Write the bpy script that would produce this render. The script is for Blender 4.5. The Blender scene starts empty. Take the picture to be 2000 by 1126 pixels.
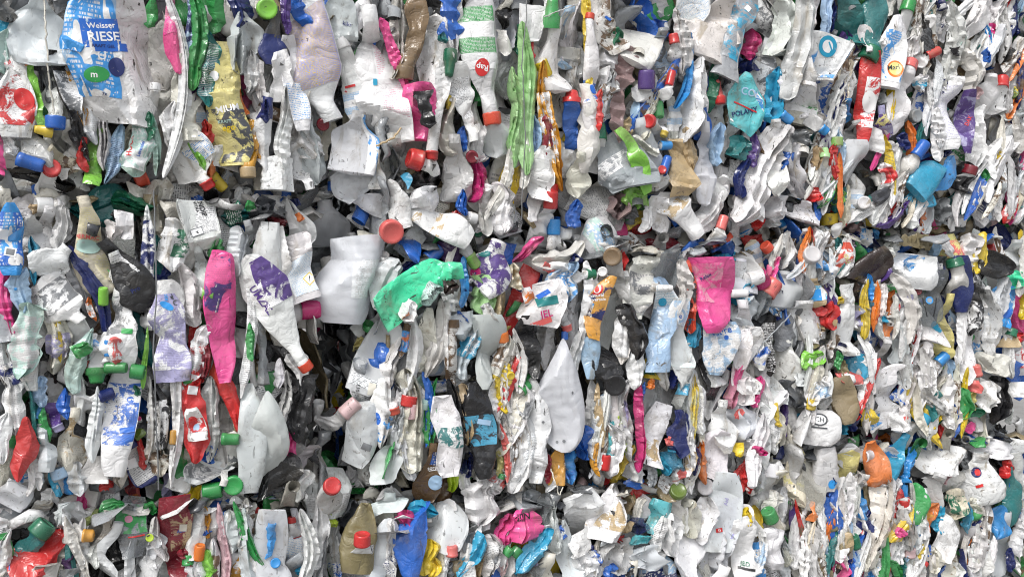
import bpy, math, random, zlib
import numpy as np
from mathutils import Vector, Matrix
from mathutils.bvhtree import BVHTree

# ------------------------------------------------------------------ camera, sky, sun, exposure
SC = bpy.context.scene
COL = SC.collection
CAMH = 1.45
FPX = 1800.0                       # focal length in photo pixels (photo 2000 x 1126)
cam_d = bpy.data.cameras.new("camera")
cam_d.sensor_width = 36.0
cam_d.lens = 36.0 * FPX / 2000.0
cam_d.clip_start = 0.05
cam_d.clip_end = 500
cam = bpy.data.objects.new("camera", cam_d)
cam.location = (0, 0, CAMH)
cam.rotation_euler = (math.radians(90), 0, 0)
COL.objects.link(cam)
SC.camera = cam

SUN_EL, SUN_AZ = math.radians(52), math.radians(208)     # azimuth the light comes from, clockwise from +Y
world = bpy.data.worlds.new("World")
SC.world = world
world.use_nodes = True
wn = world.node_tree
wn.nodes.clear()
sky = wn.nodes.new("ShaderNodeTexSky")
sky.sky_type = 'NISHITA'
sky.sun_disc = False
sky.sun_elevation = SUN_EL
sky.sun_rotation = SUN_AZ
sky.dust_density = 4.0
hs = wn.nodes.new("ShaderNodeHueSaturation")              # overcast: a grey-white sky
hs.inputs['Saturation'].default_value = 0.28
bg = wn.nodes.new("ShaderNodeBackground")
bg.inputs['Strength'].default_value = 0.15
wo = wn.nodes.new("ShaderNodeOutputWorld")
wn.links.new(sky.outputs[0], hs.inputs['Color'])
wn.links.new(hs.outputs[0], bg.inputs[0])
wn.links.new(bg.outputs[0], wo.inputs[0])
sun_d = bpy.data.lights.new("sun", 'SUN')
sun_d.energy = 1.15
sun_d.angle = math.radians(20)
sun_d.color = (1.0, 0.98, 0.955)
sun = bpy.data.objects.new("sun", sun_d)
sdir = Vector((math.sin(SUN_AZ) * math.cos(SUN_EL), math.cos(SUN_AZ) * math.cos(SUN_EL), math.sin(SUN_EL)))
sun.rotation_euler = (-sdir).to_track_quat('-Z', 'Y').to_euler()
sun.location = (0, -3, 6)
COL.objects.link(sun)
SC.view_settings.view_transform = 'Standard'
SC.view_settings.look = 'None'
SC.view_settings.gamma = 1.0
SC.view_settings.exposure = 0.52
SC.cycles.filter_width = 1.1

# ------------------------------------------------------------------ the wall of bales: front plane
K = 0.47
Y0 = 2.84
CC = math.sqrt(1 + K * K)
DV = np.array((1, K, 0)) / CC                 # along the wall, to the right
NV = np.array((K, -1, 0)) / CC                # out of the wall, towards the yard
UP = np.array((0, 0, 1.0))
P0 = np.array((0, Y0, CAMH))
EYE = np.array((0, 0, CAMH))

def ray(px, py):
    return np.array(((px - 1000) / FPX, 1.0, -(py - 563) / FPX))
def unproj(px, py, h=0.0):
    """photo pixel -> point on the plane h metres in front of the bale faces"""
    r = ray(px, py)
    t = (NV @ (P0 - EYE) + h) / (NV @ r)
    return EYE + r * t
def proj(p):
    q = np.asarray(p) - EYE
    return 1000 + FPX * q[..., 0] / q[..., 1], 563 - FPX * q[..., 2] / q[..., 1]
def wall(s, z, h=0.0):
    return P0 + DV * s + UP * z + NV * h
def s_of(px):
    u = (px - 1000) / FPX
    return u * Y0 / (1 - K * u) * CC

# ------------------------------------------------------------------ colours
COLS = dict(
 w=(.85,.855,.855), g=(.60,.60,.595), c=(.70,.64,.50), n=(.80,.83,.85), lc=(.70,.675,.59), dw=(.70,.685,.65),
 k=(.018,.018,.02), dk=(.07,.075,.085), mk=(.17,.18,.19), sg=(.30,.32,.34),
 gr=(.03,.30,.07), lg=(.22,.56,.06), dg=(.01,.14,.07), em=(.05,.72,.38), pg=(.40,.68,.30), ol=(.10,.16,.02), yl=(.48,.65,.03),
 tl=(.015,.17,.17), tq=(.08,.50,.55), mt=(.45,.64,.58), bl=(.02,.13,.52), sb=(.03,.28,.68), cy=(.02,.32,.52), lb=(.36,.53,.72), nv=(.012,.022,.12),
 pu=(.09,.045,.22), lv=(.38,.36,.58), pl=(.05,.02,.08), pk=(.80,.07,.30), lp=(.74,.30,.42), mg=(.52,.02,.16), pp=(.66,.45,.47),
 re=(.56,.025,.025), rd=(.66,.07,.03), dr=(.20,.012,.025), co=(.70,.13,.12), or_=(.75,.19,.02), am=(.68,.32,.02), ye=(.75,.55,.02), ly=(.72,.65,.24),
 tn=(.28,.22,.12), br=(.13,.075,.035), db=(.035,.022,.02), be=(.50,.37,.20), kh=(.23,.19,.09), sv=(.55,.55,.56), bz=(.20,.13,.065), mv=(.30,.20,.20),
)
CWORD = dict(w='white', g='light grey', c='cream', n='milky', lc='off white', dw='dull white', k='black', dk='charcoal', mk='dark grey', sg='grey',
 gr='green', lg='lime green', dg='dark green', em='emerald green', pg='pale green', ol='olive green', yl='yellow green', tl='dark teal', tq='turquoise', mt='mint',
 bl='blue', sb='bright blue', cy='cyan blue', lb='light blue', nv='navy', pu='purple', lv='lavender', pl='dark plum', pk='hot pink', lp='light pink',
 mg='magenta', pp='pale pink', re='red', rd='orange red', dr='maroon', co='coral', or_='orange', am='amber', ye='yellow', ly='pale yellow', tn='tan', br='brown',
 db='dark brown', be='beige', kh='khaki', sv='silver', bz='bronze', mv='dusty mauve')

# ------------------------------------------------------------------ materials (all procedural)
def nd(nt, t, **kw):
    n = nt.nodes.new(t)
    for k, v in kw.items():
        if k in n.inputs: n.inputs[k].default_value = v
        else: setattr(n, k, v)
    return n
def mixc(nt, fac, a, b, blend='MIX'):
    m = nt.nodes.new("ShaderNodeMix"); m.data_type = 'RGBA'; m.blend_type = blend
    for sock, v in ((m.inputs[0], fac), (m.inputs[6], a), (m.inputs[7], b)):
        if hasattr(v, 'is_linked') or isinstance(v, bpy.types.NodeSocket): nt.links.new(v, sock)
        else: sock.default_value = v if not isinstance(v, tuple) or len(v) == 4 else (*v, 1)
    return m.outputs[2]
def mth(nt, op, a, b=None, c=None, clamp=False):
    m = nt.nodes.new("ShaderNodeMath"); m.operation = op; m.use_clamp = clamp
    for i, v in enumerate((a, b, c)):
        if v is None: continue
        if isinstance(v, bpy.types.NodeSocket): nt.links.new(v, m.inputs[i])
        else: m.inputs[i].default_value = v
    return m.outputs[0]
def ramp(nt, v, lo, hi, a=0.0, b=1.0):
    m = nt.nodes.new("ShaderNodeMapRange"); m.interpolation_type = 'SMOOTHSTEP'
    nt.links.new(v, m.inputs[0])
    m.inputs[1].default_value = lo; m.inputs[2].default_value = hi
    m.inputs[3].default_value = a; m.inputs[4].default_value = b
    return m.outputs[0]
def noise(nt, vec, scale, detail=4.0, rough=.55, dist=0.0):
    n = nt.nodes.new("ShaderNodeTexNoise")
    n.inputs['Scale'].default_value = scale; n.inputs['Detail'].default_value = detail
    n.inputs['Roughness'].default_value = rough; n.inputs['Distortion'].default_value = dist
    nt.links.new(vec, n.inputs['Vector'])
    return n.outputs['Fac']
def new_mat(name):
    m = bpy.data.materials.new(name); m.use_nodes = True
    m.node_tree.nodes.clear()
    out = m.node_tree.nodes.new("ShaderNodeOutputMaterial")
    return m, m.node_tree, out
def coords(nt, per_object=True):
    tc = nt.nodes.new("ShaderNodeTexCoord")
    if not per_object: return tc.outputs['Object'], None
    oi = nt.nodes.new("ShaderNodeObjectInfo")
    mul = nt.nodes.new("ShaderNodeVectorMath"); mul.operation = 'SCALE'
    cx = nt.nodes.new("ShaderNodeCombineXYZ")
    for i, f in enumerate((37.0, 71.0, 113.0)):
        nt.links.new(mth(nt, 'MULTIPLY', oi.outputs['Random'], f), cx.inputs[i])
    add = nt.nodes.new("ShaderNodeVectorMath"); add.operation = 'ADD'
    nt.links.new(tc.outputs['Object'], add.inputs[0]); nt.links.new(cx.outputs[0], add.inputs[1])
    return add.outputs[0], oi
def grime(nt, vec, base, rnd, k=1.0):
    """brown film, dark scuffs, specks and yellowing on a base colour socket"""
    st = nt.nodes.new("ShaderNodeMapping"); st.inputs['Scale'].default_value = (1, .22, 1)
    nt.links.new(vec, st.inputs['Vector'])
    amt = ramp(nt, mth(nt, 'FRACT', mth(nt, 'MULTIPLY', rnd, 7.31)), 0, 1, .12, 1.9) if rnd is not None else 1.0
    bw = nt.nodes.new("ShaderNodeRGBToBW"); nt.links.new(base, bw.inputs[0])
    amt = mth(nt, 'MULTIPLY', amt, ramp(nt, bw.outputs[0], .0, .45, .22, 1.0))      # dust shows as thin film on dark plastic
    _ramp = ramp
    def dirt(*a): return mth(nt, 'MULTIPLY', _ramp(nt, *a), amt, clamp=True)
    n1 = noise(nt, vec, 11, 6, .65, .4)
    base = mixc(nt, mth(nt, 'MULTIPLY', ramp(nt, noise(nt, vec, 6, 3, .6), .35, .75, .02, .20), ramp(nt, bw.outputs[0], 0, .35, .15, 1)), base, (.46, .45, .43, 1))     # faded by the sun
    f1 = dirt(n1, .48, .78, 0, .48 * k)
    c = mixc(nt, f1, base, (.25, .215, .165, 1))
    n2 = noise(nt, vec, 34, 5, .7, 1.5)
    f2 = dirt(n2, .57, .72, 0, .58 * k)
    c = mixc(nt, f2, c, (.14, .12, .10, 1))
    n3 = noise(nt, st.outputs[0], 70, 3, .6, .8)
    f3 = dirt(n3, .635, .71, 0, .7 * k)
    c = mixc(nt, f3, c, (.05, .048, .045, 1))
    n5 = noise(nt, st.outputs[0], 24, 4, .6, .5)
    f5 = dirt(n5, .57, .70, 0, .36 * k)
    c = mixc(nt, f5, c, (.32, .26, .17, 1))
    n4 = noise(nt, vec, 190, 2, .5)
    f4 = dirt(n4, .72, .77, 0, .7 * k)
    c = mixc(nt, f4, c, (.035, .03, .028, 1))
    return c, n1, n2
def crumple_bump(nt, vec, strength=.35, dist=.006):
    """sharp folds where a warped noise crosses its middle, over finer wrinkles"""
    def fold(scale, detail, warp):
        n = noise(nt, vec, scale, detail, .5, warp)
        return mth(nt, 'POWER', mth(nt, 'ABSOLUTE', mth(nt, 'MULTIPLY_ADD', n, 2.0, -1.0)), .7)
    h = mth(nt, 'MULTIPLY_ADD', fold(9, 1, .9), 1.0, mth(nt, 'MULTIPLY', fold(24, 2, 1.2), .45))
    h = mth(nt, 'MULTIPLY_ADD', noise(nt, vec, 60, 2, .5, .8), .10, h)
    b = nt.nodes.new("ShaderNodeBump"); b.inputs['Strength'].default_value = strength; b.inputs['Distance'].default_value = dist * 1.6
    nt.links.new(h, b.inputs['Height'])
    return b.outputs[0]
def plastic_mat(name, source='object', kind='opaque', dirt=1.0, bump=.55):
    m, nt, out = new_mat(name)
    vec, oi = coords(nt, source == 'object')
    if source == 'object':
        base, rnd = oi.outputs['Color'], oi.outputs['Random']
    else:
        at = nt.nodes.new("ShaderNodeAttribute"); at.attribute_name = 'col'
        base, rnd = at.outputs['Color'], None
    c, n1, n2 = grime(nt, vec, base, rnd, dirt)
    p = nt.nodes.new("ShaderNodeBsdfPrincipled")
    nt.links.new(c, p.inputs['Base Color'])
    nt.links.new(ramp(nt, n2, .3, .7, .12, .32), p.inputs['Roughness'])
    p.inputs['Specular IOR Level'].default_value = .62
    nrm = crumple_bump(nt, vec, bump)
    nt.links.new(nrm, p.inputs['Normal'])
    sh = p.outputs[0]
    if kind == 'milky':
        tr = nt.nodes.new("ShaderNodeBsdfTranslucent"); nt.links.new(c, tr.inputs['Color']); nt.links.new(nrm, tr.inputs['Normal'])
        mx = nt.nodes.new("ShaderNodeMixShader"); mx.inputs[0].default_value = .36
        nt.links.new(sh, mx.inputs[1]); nt.links.new(tr.outputs[0], mx.inputs[2]); sh = mx.outputs[0]
    elif kind == 'opaque' and source == 'object':        # thin walls let a little light through
        tr = nt.nodes.new("ShaderNodeBsdfTranslucent"); nt.links.new(c, tr.inputs['Color']); nt.links.new(nrm, tr.inputs['Normal'])
        mx = nt.nodes.new("ShaderNodeMixShader"); mx.inputs[0].default_value = .12
        nt.links.new(sh, mx.inputs[1]); nt.links.new(tr.outputs[0], mx.inputs[2]); sh = mx.outputs[0]
    elif kind == 'clear':
        tp = nt.nodes.new("ShaderNodeBsdfTransparent"); tp.inputs['Color'].default_value = (.93, .95, .95, 1)
        p.inputs['Roughness'].default_value = .12
        lw = nt.nodes.new("ShaderNodeLayerWeight"); lw.inputs['Blend'].default_value = .35; nt.links.new(nrm, lw.inputs['Normal'])
        f = mth(nt, 'MULTIPLY_ADD', lw.outputs['Facing'], .55, .30, clamp=True)
        mx = nt.nodes.new("ShaderNodeMixShader"); nt.links.new(f, mx.inputs[0])
        nt.links.new(tp.outputs[0], mx.inputs[1]); nt.links.new(sh, mx.inputs[2]); sh = mx.outputs[0]
    elif kind == 'foil':
        p.inputs['Metallic'].default_value = .9
    nt.links.new(sh, out.inputs[0])
    return m
MAT = dict(op=plastic_mat("opaque_plastic"), mi=plastic_mat("milky_plastic", kind='milky', dirt=.7, bump=.2),
           cl=plastic_mat("clear_plastic", kind='clear', dirt=.8, bump=.5), fo=plastic_mat("foil_film", kind='foil', dirt=.6, bump=.8),
           cap=plastic_mat("cap_plastic", dirt=1.0, bump=.12), st=plastic_mat("mixed_scrap", source='vertex', dirt=1.0))
_lab = {}
def label_mat(style, c1, c2, rows=16):
    """printed film: fine print, colour fields, worn patches; uses the patch's own UV"""
    key = (style, c1, c2, rows)
    if key in _lab: return _lab[key]
    m, nt, out = new_mat("printed_film_" + style)
    uv = nt.nodes.new("ShaderNodeUVMap")
    sep = nt.nodes.new("ShaderNodeSeparateXYZ"); nt.links.new(uv.outputs[0], sep.inputs[0])
    vec, oi = coords(nt)
    u, v = sep.outputs[0], sep.outputs[1]
    A, B = (*COLS[c1], 1), (*COLS[c2], 1)
    def lines(n, thick=.5, cut=.47, word=26.0):
        row = mth(nt, 'FRACT', mth(nt, 'MULTIPLY', v, n))
        inrow = ramp(nt, mth(nt, 'ABSOLUTE', mth(nt, 'SUBTRACT', row, .5)), thick * .5 - .05, thick * .5 + .05, 1, 0)
        cb = nt.nodes.new("ShaderNodeCombineXYZ")
        nt.links.new(mth(nt, 'MULTIPLY', u, word), cb.inputs[0])
        nt.links.new(mth(nt, 'FLOOR', mth(nt, 'MULTIPLY', v, n)), cb.inputs[1])
        if oi: nt.links.new(mth(nt, 'MULTIPLY', oi.outputs['Random'], 99), cb.inputs[2])
        w = noise(nt, cb.outputs[0], 1.0, 2, .8)
        ink = ramp(nt, w, cut - .02, cut + .02)
        edge = ramp(nt, mth(nt, 'ABSOLUTE', mth(nt, 'SUBTRACT', u, .5)), .43, .45, 1, 0)
        return mth(nt, 'MULTIPLY', mth(nt, 'MULTIPLY', inrow, ink), edge)
    if style == 'text':                      # rows of fine print
        c = mixc(nt, lines(rows, .5, .5, rows * 1.6), A, B)
    elif style == 'art':                     # sweeping colour fields with a white block and print
        cb = nt.nodes.new("ShaderNodeCombineXYZ"); nt.links.new(u, cb.inputs[0]); nt.links.new(v, cb.inputs[1])
        if oi: nt.links.new(mth(nt, 'MULTIPLY', oi.outputs['Random'], 57), cb.inputs[2])
        n = noise(nt, cb.outputs[0], 1.7, 1, .4, .7)
        c = mixc(nt, ramp(nt, n, .47, .50), A, B)
        n2 = noise(nt, cb.outputs[0], 3.2, 1, .4, 1.2)
        c = mixc(nt, ramp(nt, n2, .60, .62), c, (.78, .78, .77, 1))
        c = mixc(nt, mth(nt, 'MULTIPLY', lines(max(6, rows // 2), .6, .5, rows), ramp(nt, n2, .45, .52, 1, 0)), c, (.75, .75, .75, 1))
    elif style == 'worn':                    # print rubbed off in patches
        n = noise(nt, vec, 22, 5, .7, .8)
        c = mixc(nt, ramp(nt, n, .46, .53), A, B)
        c = mixc(nt, mth(nt, 'MULTIPLY', lines(rows), .3), c, (.08, .08, .1, 1))
    elif style == 'band':                    # bands across
        f = mth(nt, 'FRACT', mth(nt, 'MULTIPLY', v, 2.0))
        c = mixc(nt, ramp(nt, f, .48, .50), A, B)
        c = mixc(nt, mth(nt, 'MULTIPLY', lines(rows), .8), c, (.7, .7, .7, 1))
    else:                                    # plain
        c = mixc(nt, 0.0, A, B)
    c, n1, n2 = grime(nt, vec, c, oi.outputs['Random'], .6)
    p = nt.nodes.new("ShaderNodeBsdfPrincipled")
    nt.links.new(c, p.inputs['Base Color']); p.inputs['Roughness'].default_value = .34
    nt.links.new(crumple_bump(nt, vec, .4), p.inputs['Normal'])
    nt.links.new(p.outputs[0], out.inputs[0])
    _lab[key] = m
    return m
_ink = {}
def ink_mat(c):
    if c in _ink: return _ink[c]
    m, nt, out = new_mat("printing_ink_" + CWORD[c].replace(' ', '_'))
    vec, oi = coords(nt)
    n = noise(nt, vec, 60, 4, .7, .5)
    col = mixc(nt, ramp(nt, n, .60, .70, 0, .55), (*COLS[c], 1), (.45, .43, .40, 1))
    p = nt.nodes.new("ShaderNodeBsdfPrincipled"); nt.links.new(col, p.inputs['Base Color']); p.inputs['Roughness'].default_value = .4
    nt.links.new(p.outputs[0], out.inputs[0])
    _ink[c] = m
    return m

# ------------------------------------------------------------------ mesh helpers
def mesh_of(name, V, F4, mat, uv=None, F3=None, sharp=0):
    """V (n,3) vertices, F4 (m,4) quads, optional F3 (k,3) triangles -> a smooth mesh"""
    me = bpy.data.meshes.new(name)
    n4 = len(F4); n3 = 0 if F3 is None else len(F3)
    me.vertices.add(len(V)); me.vertices.foreach_set('co', np.ascontiguousarray(V, dtype=np.float32).ravel())
    loops = np.asarray(F4, dtype=np.int32).ravel()
    if n3: loops = np.concatenate([loops, np.asarray(F3, dtype=np.int32).ravel()])
    me.loops.add(len(loops)); me.loops.foreach_set('vertex_index', loops)
    starts = np.arange(n4) * 4
    if n3: starts = np.concatenate([starts, n4 * 4 + np.arange(n3) * 3])
    me.polygons.add(n4 + n3); me.polygons.foreach_set('loop_start', starts.astype(np.int32))
    if uv is not None:
        lay = me.uv_layers.new(name='UVMap')
        lay.data.foreach_set('uv', np.asarray(uv, dtype=np.float32)[loops].ravel())
    me.materials.append(mat)
    me.update(calc_edges=True)
    if sharp: me.set_sharp_from_angle(angle=math.radians(sharp))
    return me
def obj_of(name, me, M=None, parent=None, color=None):
    o = bpy.data.objects.new(name, me)
    if parent is not None: o.parent = parent
    elif M is not None: o.matrix_world = M
    if color is not None: o.color = (*color, 1)
    COL.objects.link(o)
    return o
_qc = {}
def quads(nu, nv, closed=True):
    key = (nu, nv, closed)
    if key not in _qc:
        i = np.arange(nu - 1)[:, None]
        j = np.arange(nv if closed else nv - 1)[None, :]
        j2 = (j + 1) % nv
        _qc[key] = np.stack([i * nv + j, (i + 1) * nv + j, (i + 1) * nv + j2, i * nv + j2], -1).reshape(-1, 4)
    return _qc[key]
def sstep(x, a, b):
    t = np.clip((x - a) / (b - a), 0, 1)
    return t * t * (3 - 2 * t)
def tri(x):
    return np.abs((x % 1.0) - .5) * 2 - .5
def rounded(d, w):
    """-|d| with a rounded crest of width w"""
    return -(np.sqrt(d * d + w * w) - w)

def profile(kind, s, neck, rng, pod=False):
    """radius along the axis, 0 base .. 1 top: flattened bottles taper to folded points, necks stay"""
    base = np.clip(s / .035, 0, 1) ** .5
    if kind == 'U':
        return (.74 + .26 * s) * np.clip(s / .03, 0, 1) ** .5
    if kind in 'BPFJ' and neck < .9:                       # neck kept: widest low down, drawn out towards the neck
        w0 = rng.uniform(.25, .5) if kind != 'J' else rng.uniform(.5, .68)
        lo = np.clip(s / rng.uniform(.16, .34), 0, 1) ** rng.uniform(.4, .75) if kind != 'J' else base
        r = (1 - (1 - neck) * sstep(s, w0, .88)) * (.25 + .75 * lo)
        return r * base
    p = rng.uniform(.75, 1.3)
    q = {'J': rng.uniform(.30, .45), 'F': rng.uniform(.42, .72), 'B': rng.uniform(.4, .7), 'K': rng.uniform(.4, .8), 'T': rng.uniform(.45, .8)}.get(kind, .5)
    c0, c1 = rng.uniform(.06, .30), rng.uniform(.02, .14)
    if pod: c0, c1, p, q = .008, .004, .74, .74
    if rng.random() < .35 and not pod: c0, c1 = c1, c0
    r = np.clip(np.sin(np.pi * np.clip(c0 + (1 - c0 - c1) * s, 0, 1) ** p), 0, 1) ** q      # one broad end, one narrow
    return np.maximum(r, .02)

def crush(kind, L, W, rng, nu, nv, depth=None, neck=.3, hurt=1.0, bend=0.0, ribs=0, pod=False):
    """a crushed hollow: grid (nu, nv, 3); x across, y along, z out of the wall"""
    body_end = 1.0
    ns = nu - 3
    s = np.linspace(0, 1, ns) ** 1.0
    s = np.concatenate([[0], s, [1], [.97]]) if kind in 'BPFJTU' else np.concatenate([[0], s, [1], [1]])
    th = np.linspace(0, 2 * np.pi, nv, endpoint=False)
    r = profile(kind, s, neck, rng, pod)
    r[0] = 0
    if kind == 'U' or (kind in 'BPFJ' and neck < .9): r[-1] = max(r[-2] * .80, .02)
    else: r[-1] = 0
    if kind in 'BPFJT' and neck < .9: s = s.copy(); s[-1] = .90
    if kind == 'U': s = s.copy(); s[-1] = .25
    sq = rng.uniform(.5, .85)
    cs, sn = np.cos(th), np.sin(th)
    ex = np.sign(cs) * np.abs(cs) ** sq; ez = np.sign(sn) * np.abs(sn) ** sq
    a = W / 2
    b = depth if depth else min(a * rng.uniform(.22, .5), rng.uniform(.018, .034))
    nk = sstep(s, .80, .93) if kind in 'BPFJ' and neck < .9 else np.zeros_like(s)
    bs = b * (1 - nk) + a * nk * 1.0
    bs = np.where(nk > 0, np.minimum(bs, a), bs)
    if rng.random() < .6: ez = sn * np.abs(sn) ** rng.uniform(.1, .5); ex = cs      # pressed flat: a sharp rim
    X = a * r[:, None] * (ex * (1 - nk[:, None]) + cs * nk[:, None])
    Z = bs[:, None] * r[:, None] * (ez * (1 - nk[:, None]) + sn * nk[:, None])
    Y = np.broadcast_to((s * L)[:, None], X.shape).copy()
    P = np.stack([X, Y, Z], -1)
    # uneven, angular outline: each side has its own broken line
    if kind != 'U':
        nk_ = 1 - sstep(s, .74, .88) if (kind in 'BPFJ' and neck < .9) else np.ones_like(s)
        for sgn in (-1, 1):
            kn = np.concatenate([[0], np.sort(rng.uniform(.06, .94, rng.integers(3, 6))), [1]])
            kv = rng.uniform(*((.90, 1.04) if pod else (.80, 1.08) if W > .11 else (.60, 1.15)), len(kn))
            wl = 1 + (np.interp(s, kn, kv) - 1) * nk_ * min(hurt, 1)
            P[..., 0] = np.where(P[..., 0] * sgn > 0, P[..., 0] * wl[:, None], P[..., 0])
    m = (1 - sstep(s, .74, .88))[:, None] if (kind in 'BPFJ' and neck < .9) else np.ones((nu, 1))
    if ribs:
        rb = 1 + .05 * np.sin(s * ribs * 6.283)[:, None] * m
        P[..., 0] *= rb; P[..., 2] *= rb
    m = np.broadcast_to(m, X.shape)
    wr = max(.0016, .010 * W)
    # the front caves in and leaves a rim
    if kind in 'BFJTK' and rng.random() < .75 * hurt:
        c0 = b * rng.uniform(.25, .75)
        sl = rng.uniform(-.25, .25)
        cav = c0 + sl * P[..., 0] + b * .35 * np.sin(s * rng.uniform(2, 7) + rng.uniform(0, 6))[:, None]
        d = P[..., 2] - cav
        newz = np.where(d > 0, cav + rounded(d, wr) * rng.uniform(.5, 1.0), P[..., 2])
        P[..., 2] = P[..., 2] * (1 - m) + newz * m
    # mirror buckling: every cap cut off by a plane is thrown to the plane's other side
    hold = np.array((.45, .45, 1.0))                     # the outline keeps more of its shape than the face
    for i in range(int(hurt * rng.integers(3, 8))):
        k = rng.integers(2, nu - 4); j = rng.integers(0, nv)
        p = P[k, j]
        n = np.array((p[0] / a ** 1.2, rng.normal(0, .35) / (a ** .2), abs(p[2]) / max(b, .004) ** 1.2 * .6 + .2 / a ** .2)); n += rng.normal(0, .35, 3) * np.linalg.norm(n); n /= np.linalg.norm(n)
        q = p - n * W * rng.uniform(.02, .10)
        d = (P - q) @ n
        near = np.exp(-((P - p) ** 2).sum(-1) / (W * .9) ** 2)
        dd = np.where(d > 0, rounded(d, wr) - d, 0) * m * np.clip(near * 2.2, 0, 1) * rng.uniform(.55, 1)
        P = P + dd[..., None] * n * hold
    # creases: triangular waves in a few slanting directions
    amp = W * .07 * hurt
    D = np.zeros_like(P)
    for i in range(5):
        lam = W * rng.uniform(.35, 1.3)
        dr = np.array((rng.normal(0, 1) + .3, rng.normal(0, .30), rng.normal(0, .4))); dr /= np.linalg.norm(dr)
        ph = (P @ dr) / lam + rng.random() + .35 * np.sin(P[..., 1] / (W * rng.uniform(.5, 1.5)) + rng.uniform(0, 6))
        dv = np.array((rng.normal(0, .22), rng.normal(0, .12), rng.normal(0, 1))); dv /= np.linalg.norm(dv)
        D += (tri(ph) * amp * lam / W)[..., None] * dv
    # flat facets meeting in sharp edges
    u_, v_ = P[..., 0] / W, P[..., 1] / W
    for fn in (np.minimum, np.maximum):
        f = None
        for i in range(5):
            pl = rng.normal(0, .75) * u_ + rng.normal(0, .42) * (v_ - rng.uniform(0, L / W)) + rng.normal(0, .16)
            f = pl if f is None else fn(f, pl)
        D[..., 2] += np.clip(f, -.5, .5) * W * (.06 if pod else .30 if W < .11 else .18) * min(hurt, 1.1)
    spot = .5 + .5 * np.sin(P[..., 0] / W * rng.uniform(2, 5) + rng.uniform(0, 6)) * np.sin(P[..., 1] / W * rng.uniform(1.5, 4) + rng.uniform(0, 6))
    for i in range(4):
        lam = max(W * rng.uniform(.12, .32), .011)
        dr = np.array((rng.normal(0, 1), rng.normal(0, .5), 0)); dr /= np.linalg.norm(dr)
        ph = (P @ dr) / lam + .5 * np.sin(P[..., 1] / (W * rng.uniform(.2, .6)) + rng.uniform(0, 6)) + .3 * np.sin(P[..., 0] / (W * rng.uniform(.15, .4)))
        D[..., 2] += tri(ph) * lam * .17 * min(hurt * 1.3, 1.2) * spot
    P = P + D * m[..., None]
    # folded lengthwise: a ridge (or a valley) runs down the piece
    if kind != 'U' and ribs == 0:
        kf = rng.uniform(.35, 1.3) if W < .065 else rng.uniform(.1, .5) if W < .11 else rng.uniform(0, .22)
        if pod: kf = .55 / max(hurt, .1) * .5
        kf *= min(1.2, hurt) * (1 if pod or rng.random() < .72 else -.6)
        xr = W * (rng.normal(0, .10) + rng.uniform(.05, .14) * np.sin(P[..., 1] / L * rng.uniform(2, 6) + rng.uniform(0, 6)))
        P[..., 2] = P[..., 2] + kf * (rounded(P[..., 0] - xr, wr * 1.2)) * m
    # slow bends and a twist
    t = P[..., 1] / L
    bx = bend if bend else rng.normal(0, .03)
    P[..., 0] += L * bx * (4 * t * (1 - t)) + W * .06 * np.sin(t * rng.uniform(2, 6) + rng.uniform(0, 6)) * hurt * sstep(t, 0, .2) * (1 - sstep(t, .8, 1))
    P[..., 2] += L * rng.normal(0, .02) * (4 * t * (1 - t))
    tw = rng.normal(0, .35) * (t - .5) * hurt
    x, z = P[..., 0].copy(), P[..., 2].copy()
    P[..., 0] = x * np.cos(tw) - z * np.sin(tw); P[..., 2] = x * np.sin(tw) + z * np.cos(tw)
    return fit(P, L, W, m), s, r
def fit(P, L, W, m=None):
    """crushing shortens and narrows: bring the body back to its width and length"""
    mid = P[..., 0].mean(1, keepdims=True)
    loc = P[..., 0] - mid
    w = np.percentile(loc.max(1) - loc.min(1), 80)
    f = np.clip(W / max(w, 1e-4), .8, 2.2)
    mm = 1.0 if m is None else m
    P[..., 0] = mid + loc * (1 + (f - 1) * mm)
    y0, y1 = P[..., 1].min(), P[..., 1].max()
    P[..., 1] = (P[..., 1] - y0) * L / max(y1 - y0, 1e-4)
    return P

def sheet(L, W, rng, nu, nv, hurt=1.0, bend=0.0):
    """torn, crumpled film or flattened wall of a bottle, two skins closed at the rim"""
    s = np.linspace(0, 1, nu); th = np.linspace(0, 2 * np.pi, nv, endpoint=False)
    wd = .72 + .2 * np.sin(s * rng.uniform(3, 6) + rng.uniform(0, 6)) + .10 * np.sin(s * rng.uniform(11, 22) + rng.uniform(0, 6))
    wd *= np.clip(np.minimum(s, 1 - s) / .05, 0, 1) ** .5
    X = W / 2 * wd[:, None] * np.sign(np.cos(th)) * np.abs(np.cos(th)) ** .6
    Z = W * .035 * np.sin(th)[None, :] * np.ones((nu, 1)) * np.clip(wd, 0, 1)[:, None]
    Y = (s * L)[:, None] + W * .12 * np.sin(X / W * rng.uniform(4, 12) + rng.uniform(0, 6)) * (np.abs(s - .5) * 2)[:, None] ** 2
    P = np.stack([X, Y + 0 * X, Z], -1)
    D = np.zeros_like(P)
    for i in range(6):
        lam = W * rng.uniform(.25, .9)
        dr = np.array((rng.normal(0, 1), rng.normal(0, 1), 0)); dr /= np.linalg.norm(dr)
        ph = (P @ dr) / lam + rng.random() + .4 * np.sin(P[..., 1] / (W * rng.uniform(.3, 1)) + rng.uniform(0, 6))
        D[..., 2] += tri(ph) * W * .16 * hurt * lam / W
        D[..., 0] += tri(ph * .7 + .3) * W * .05 * hurt
    P = P + D
    P[..., 2] -= (P[..., 0] / W) ** 2 * W * rng.uniform(-.4, .9)
    t = P[..., 1] / L
    P[..., 0] += L * (bend if bend else rng.normal(0, .05)) * 4 * t * (1 - t)
    return fit(P, L, W)

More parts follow.
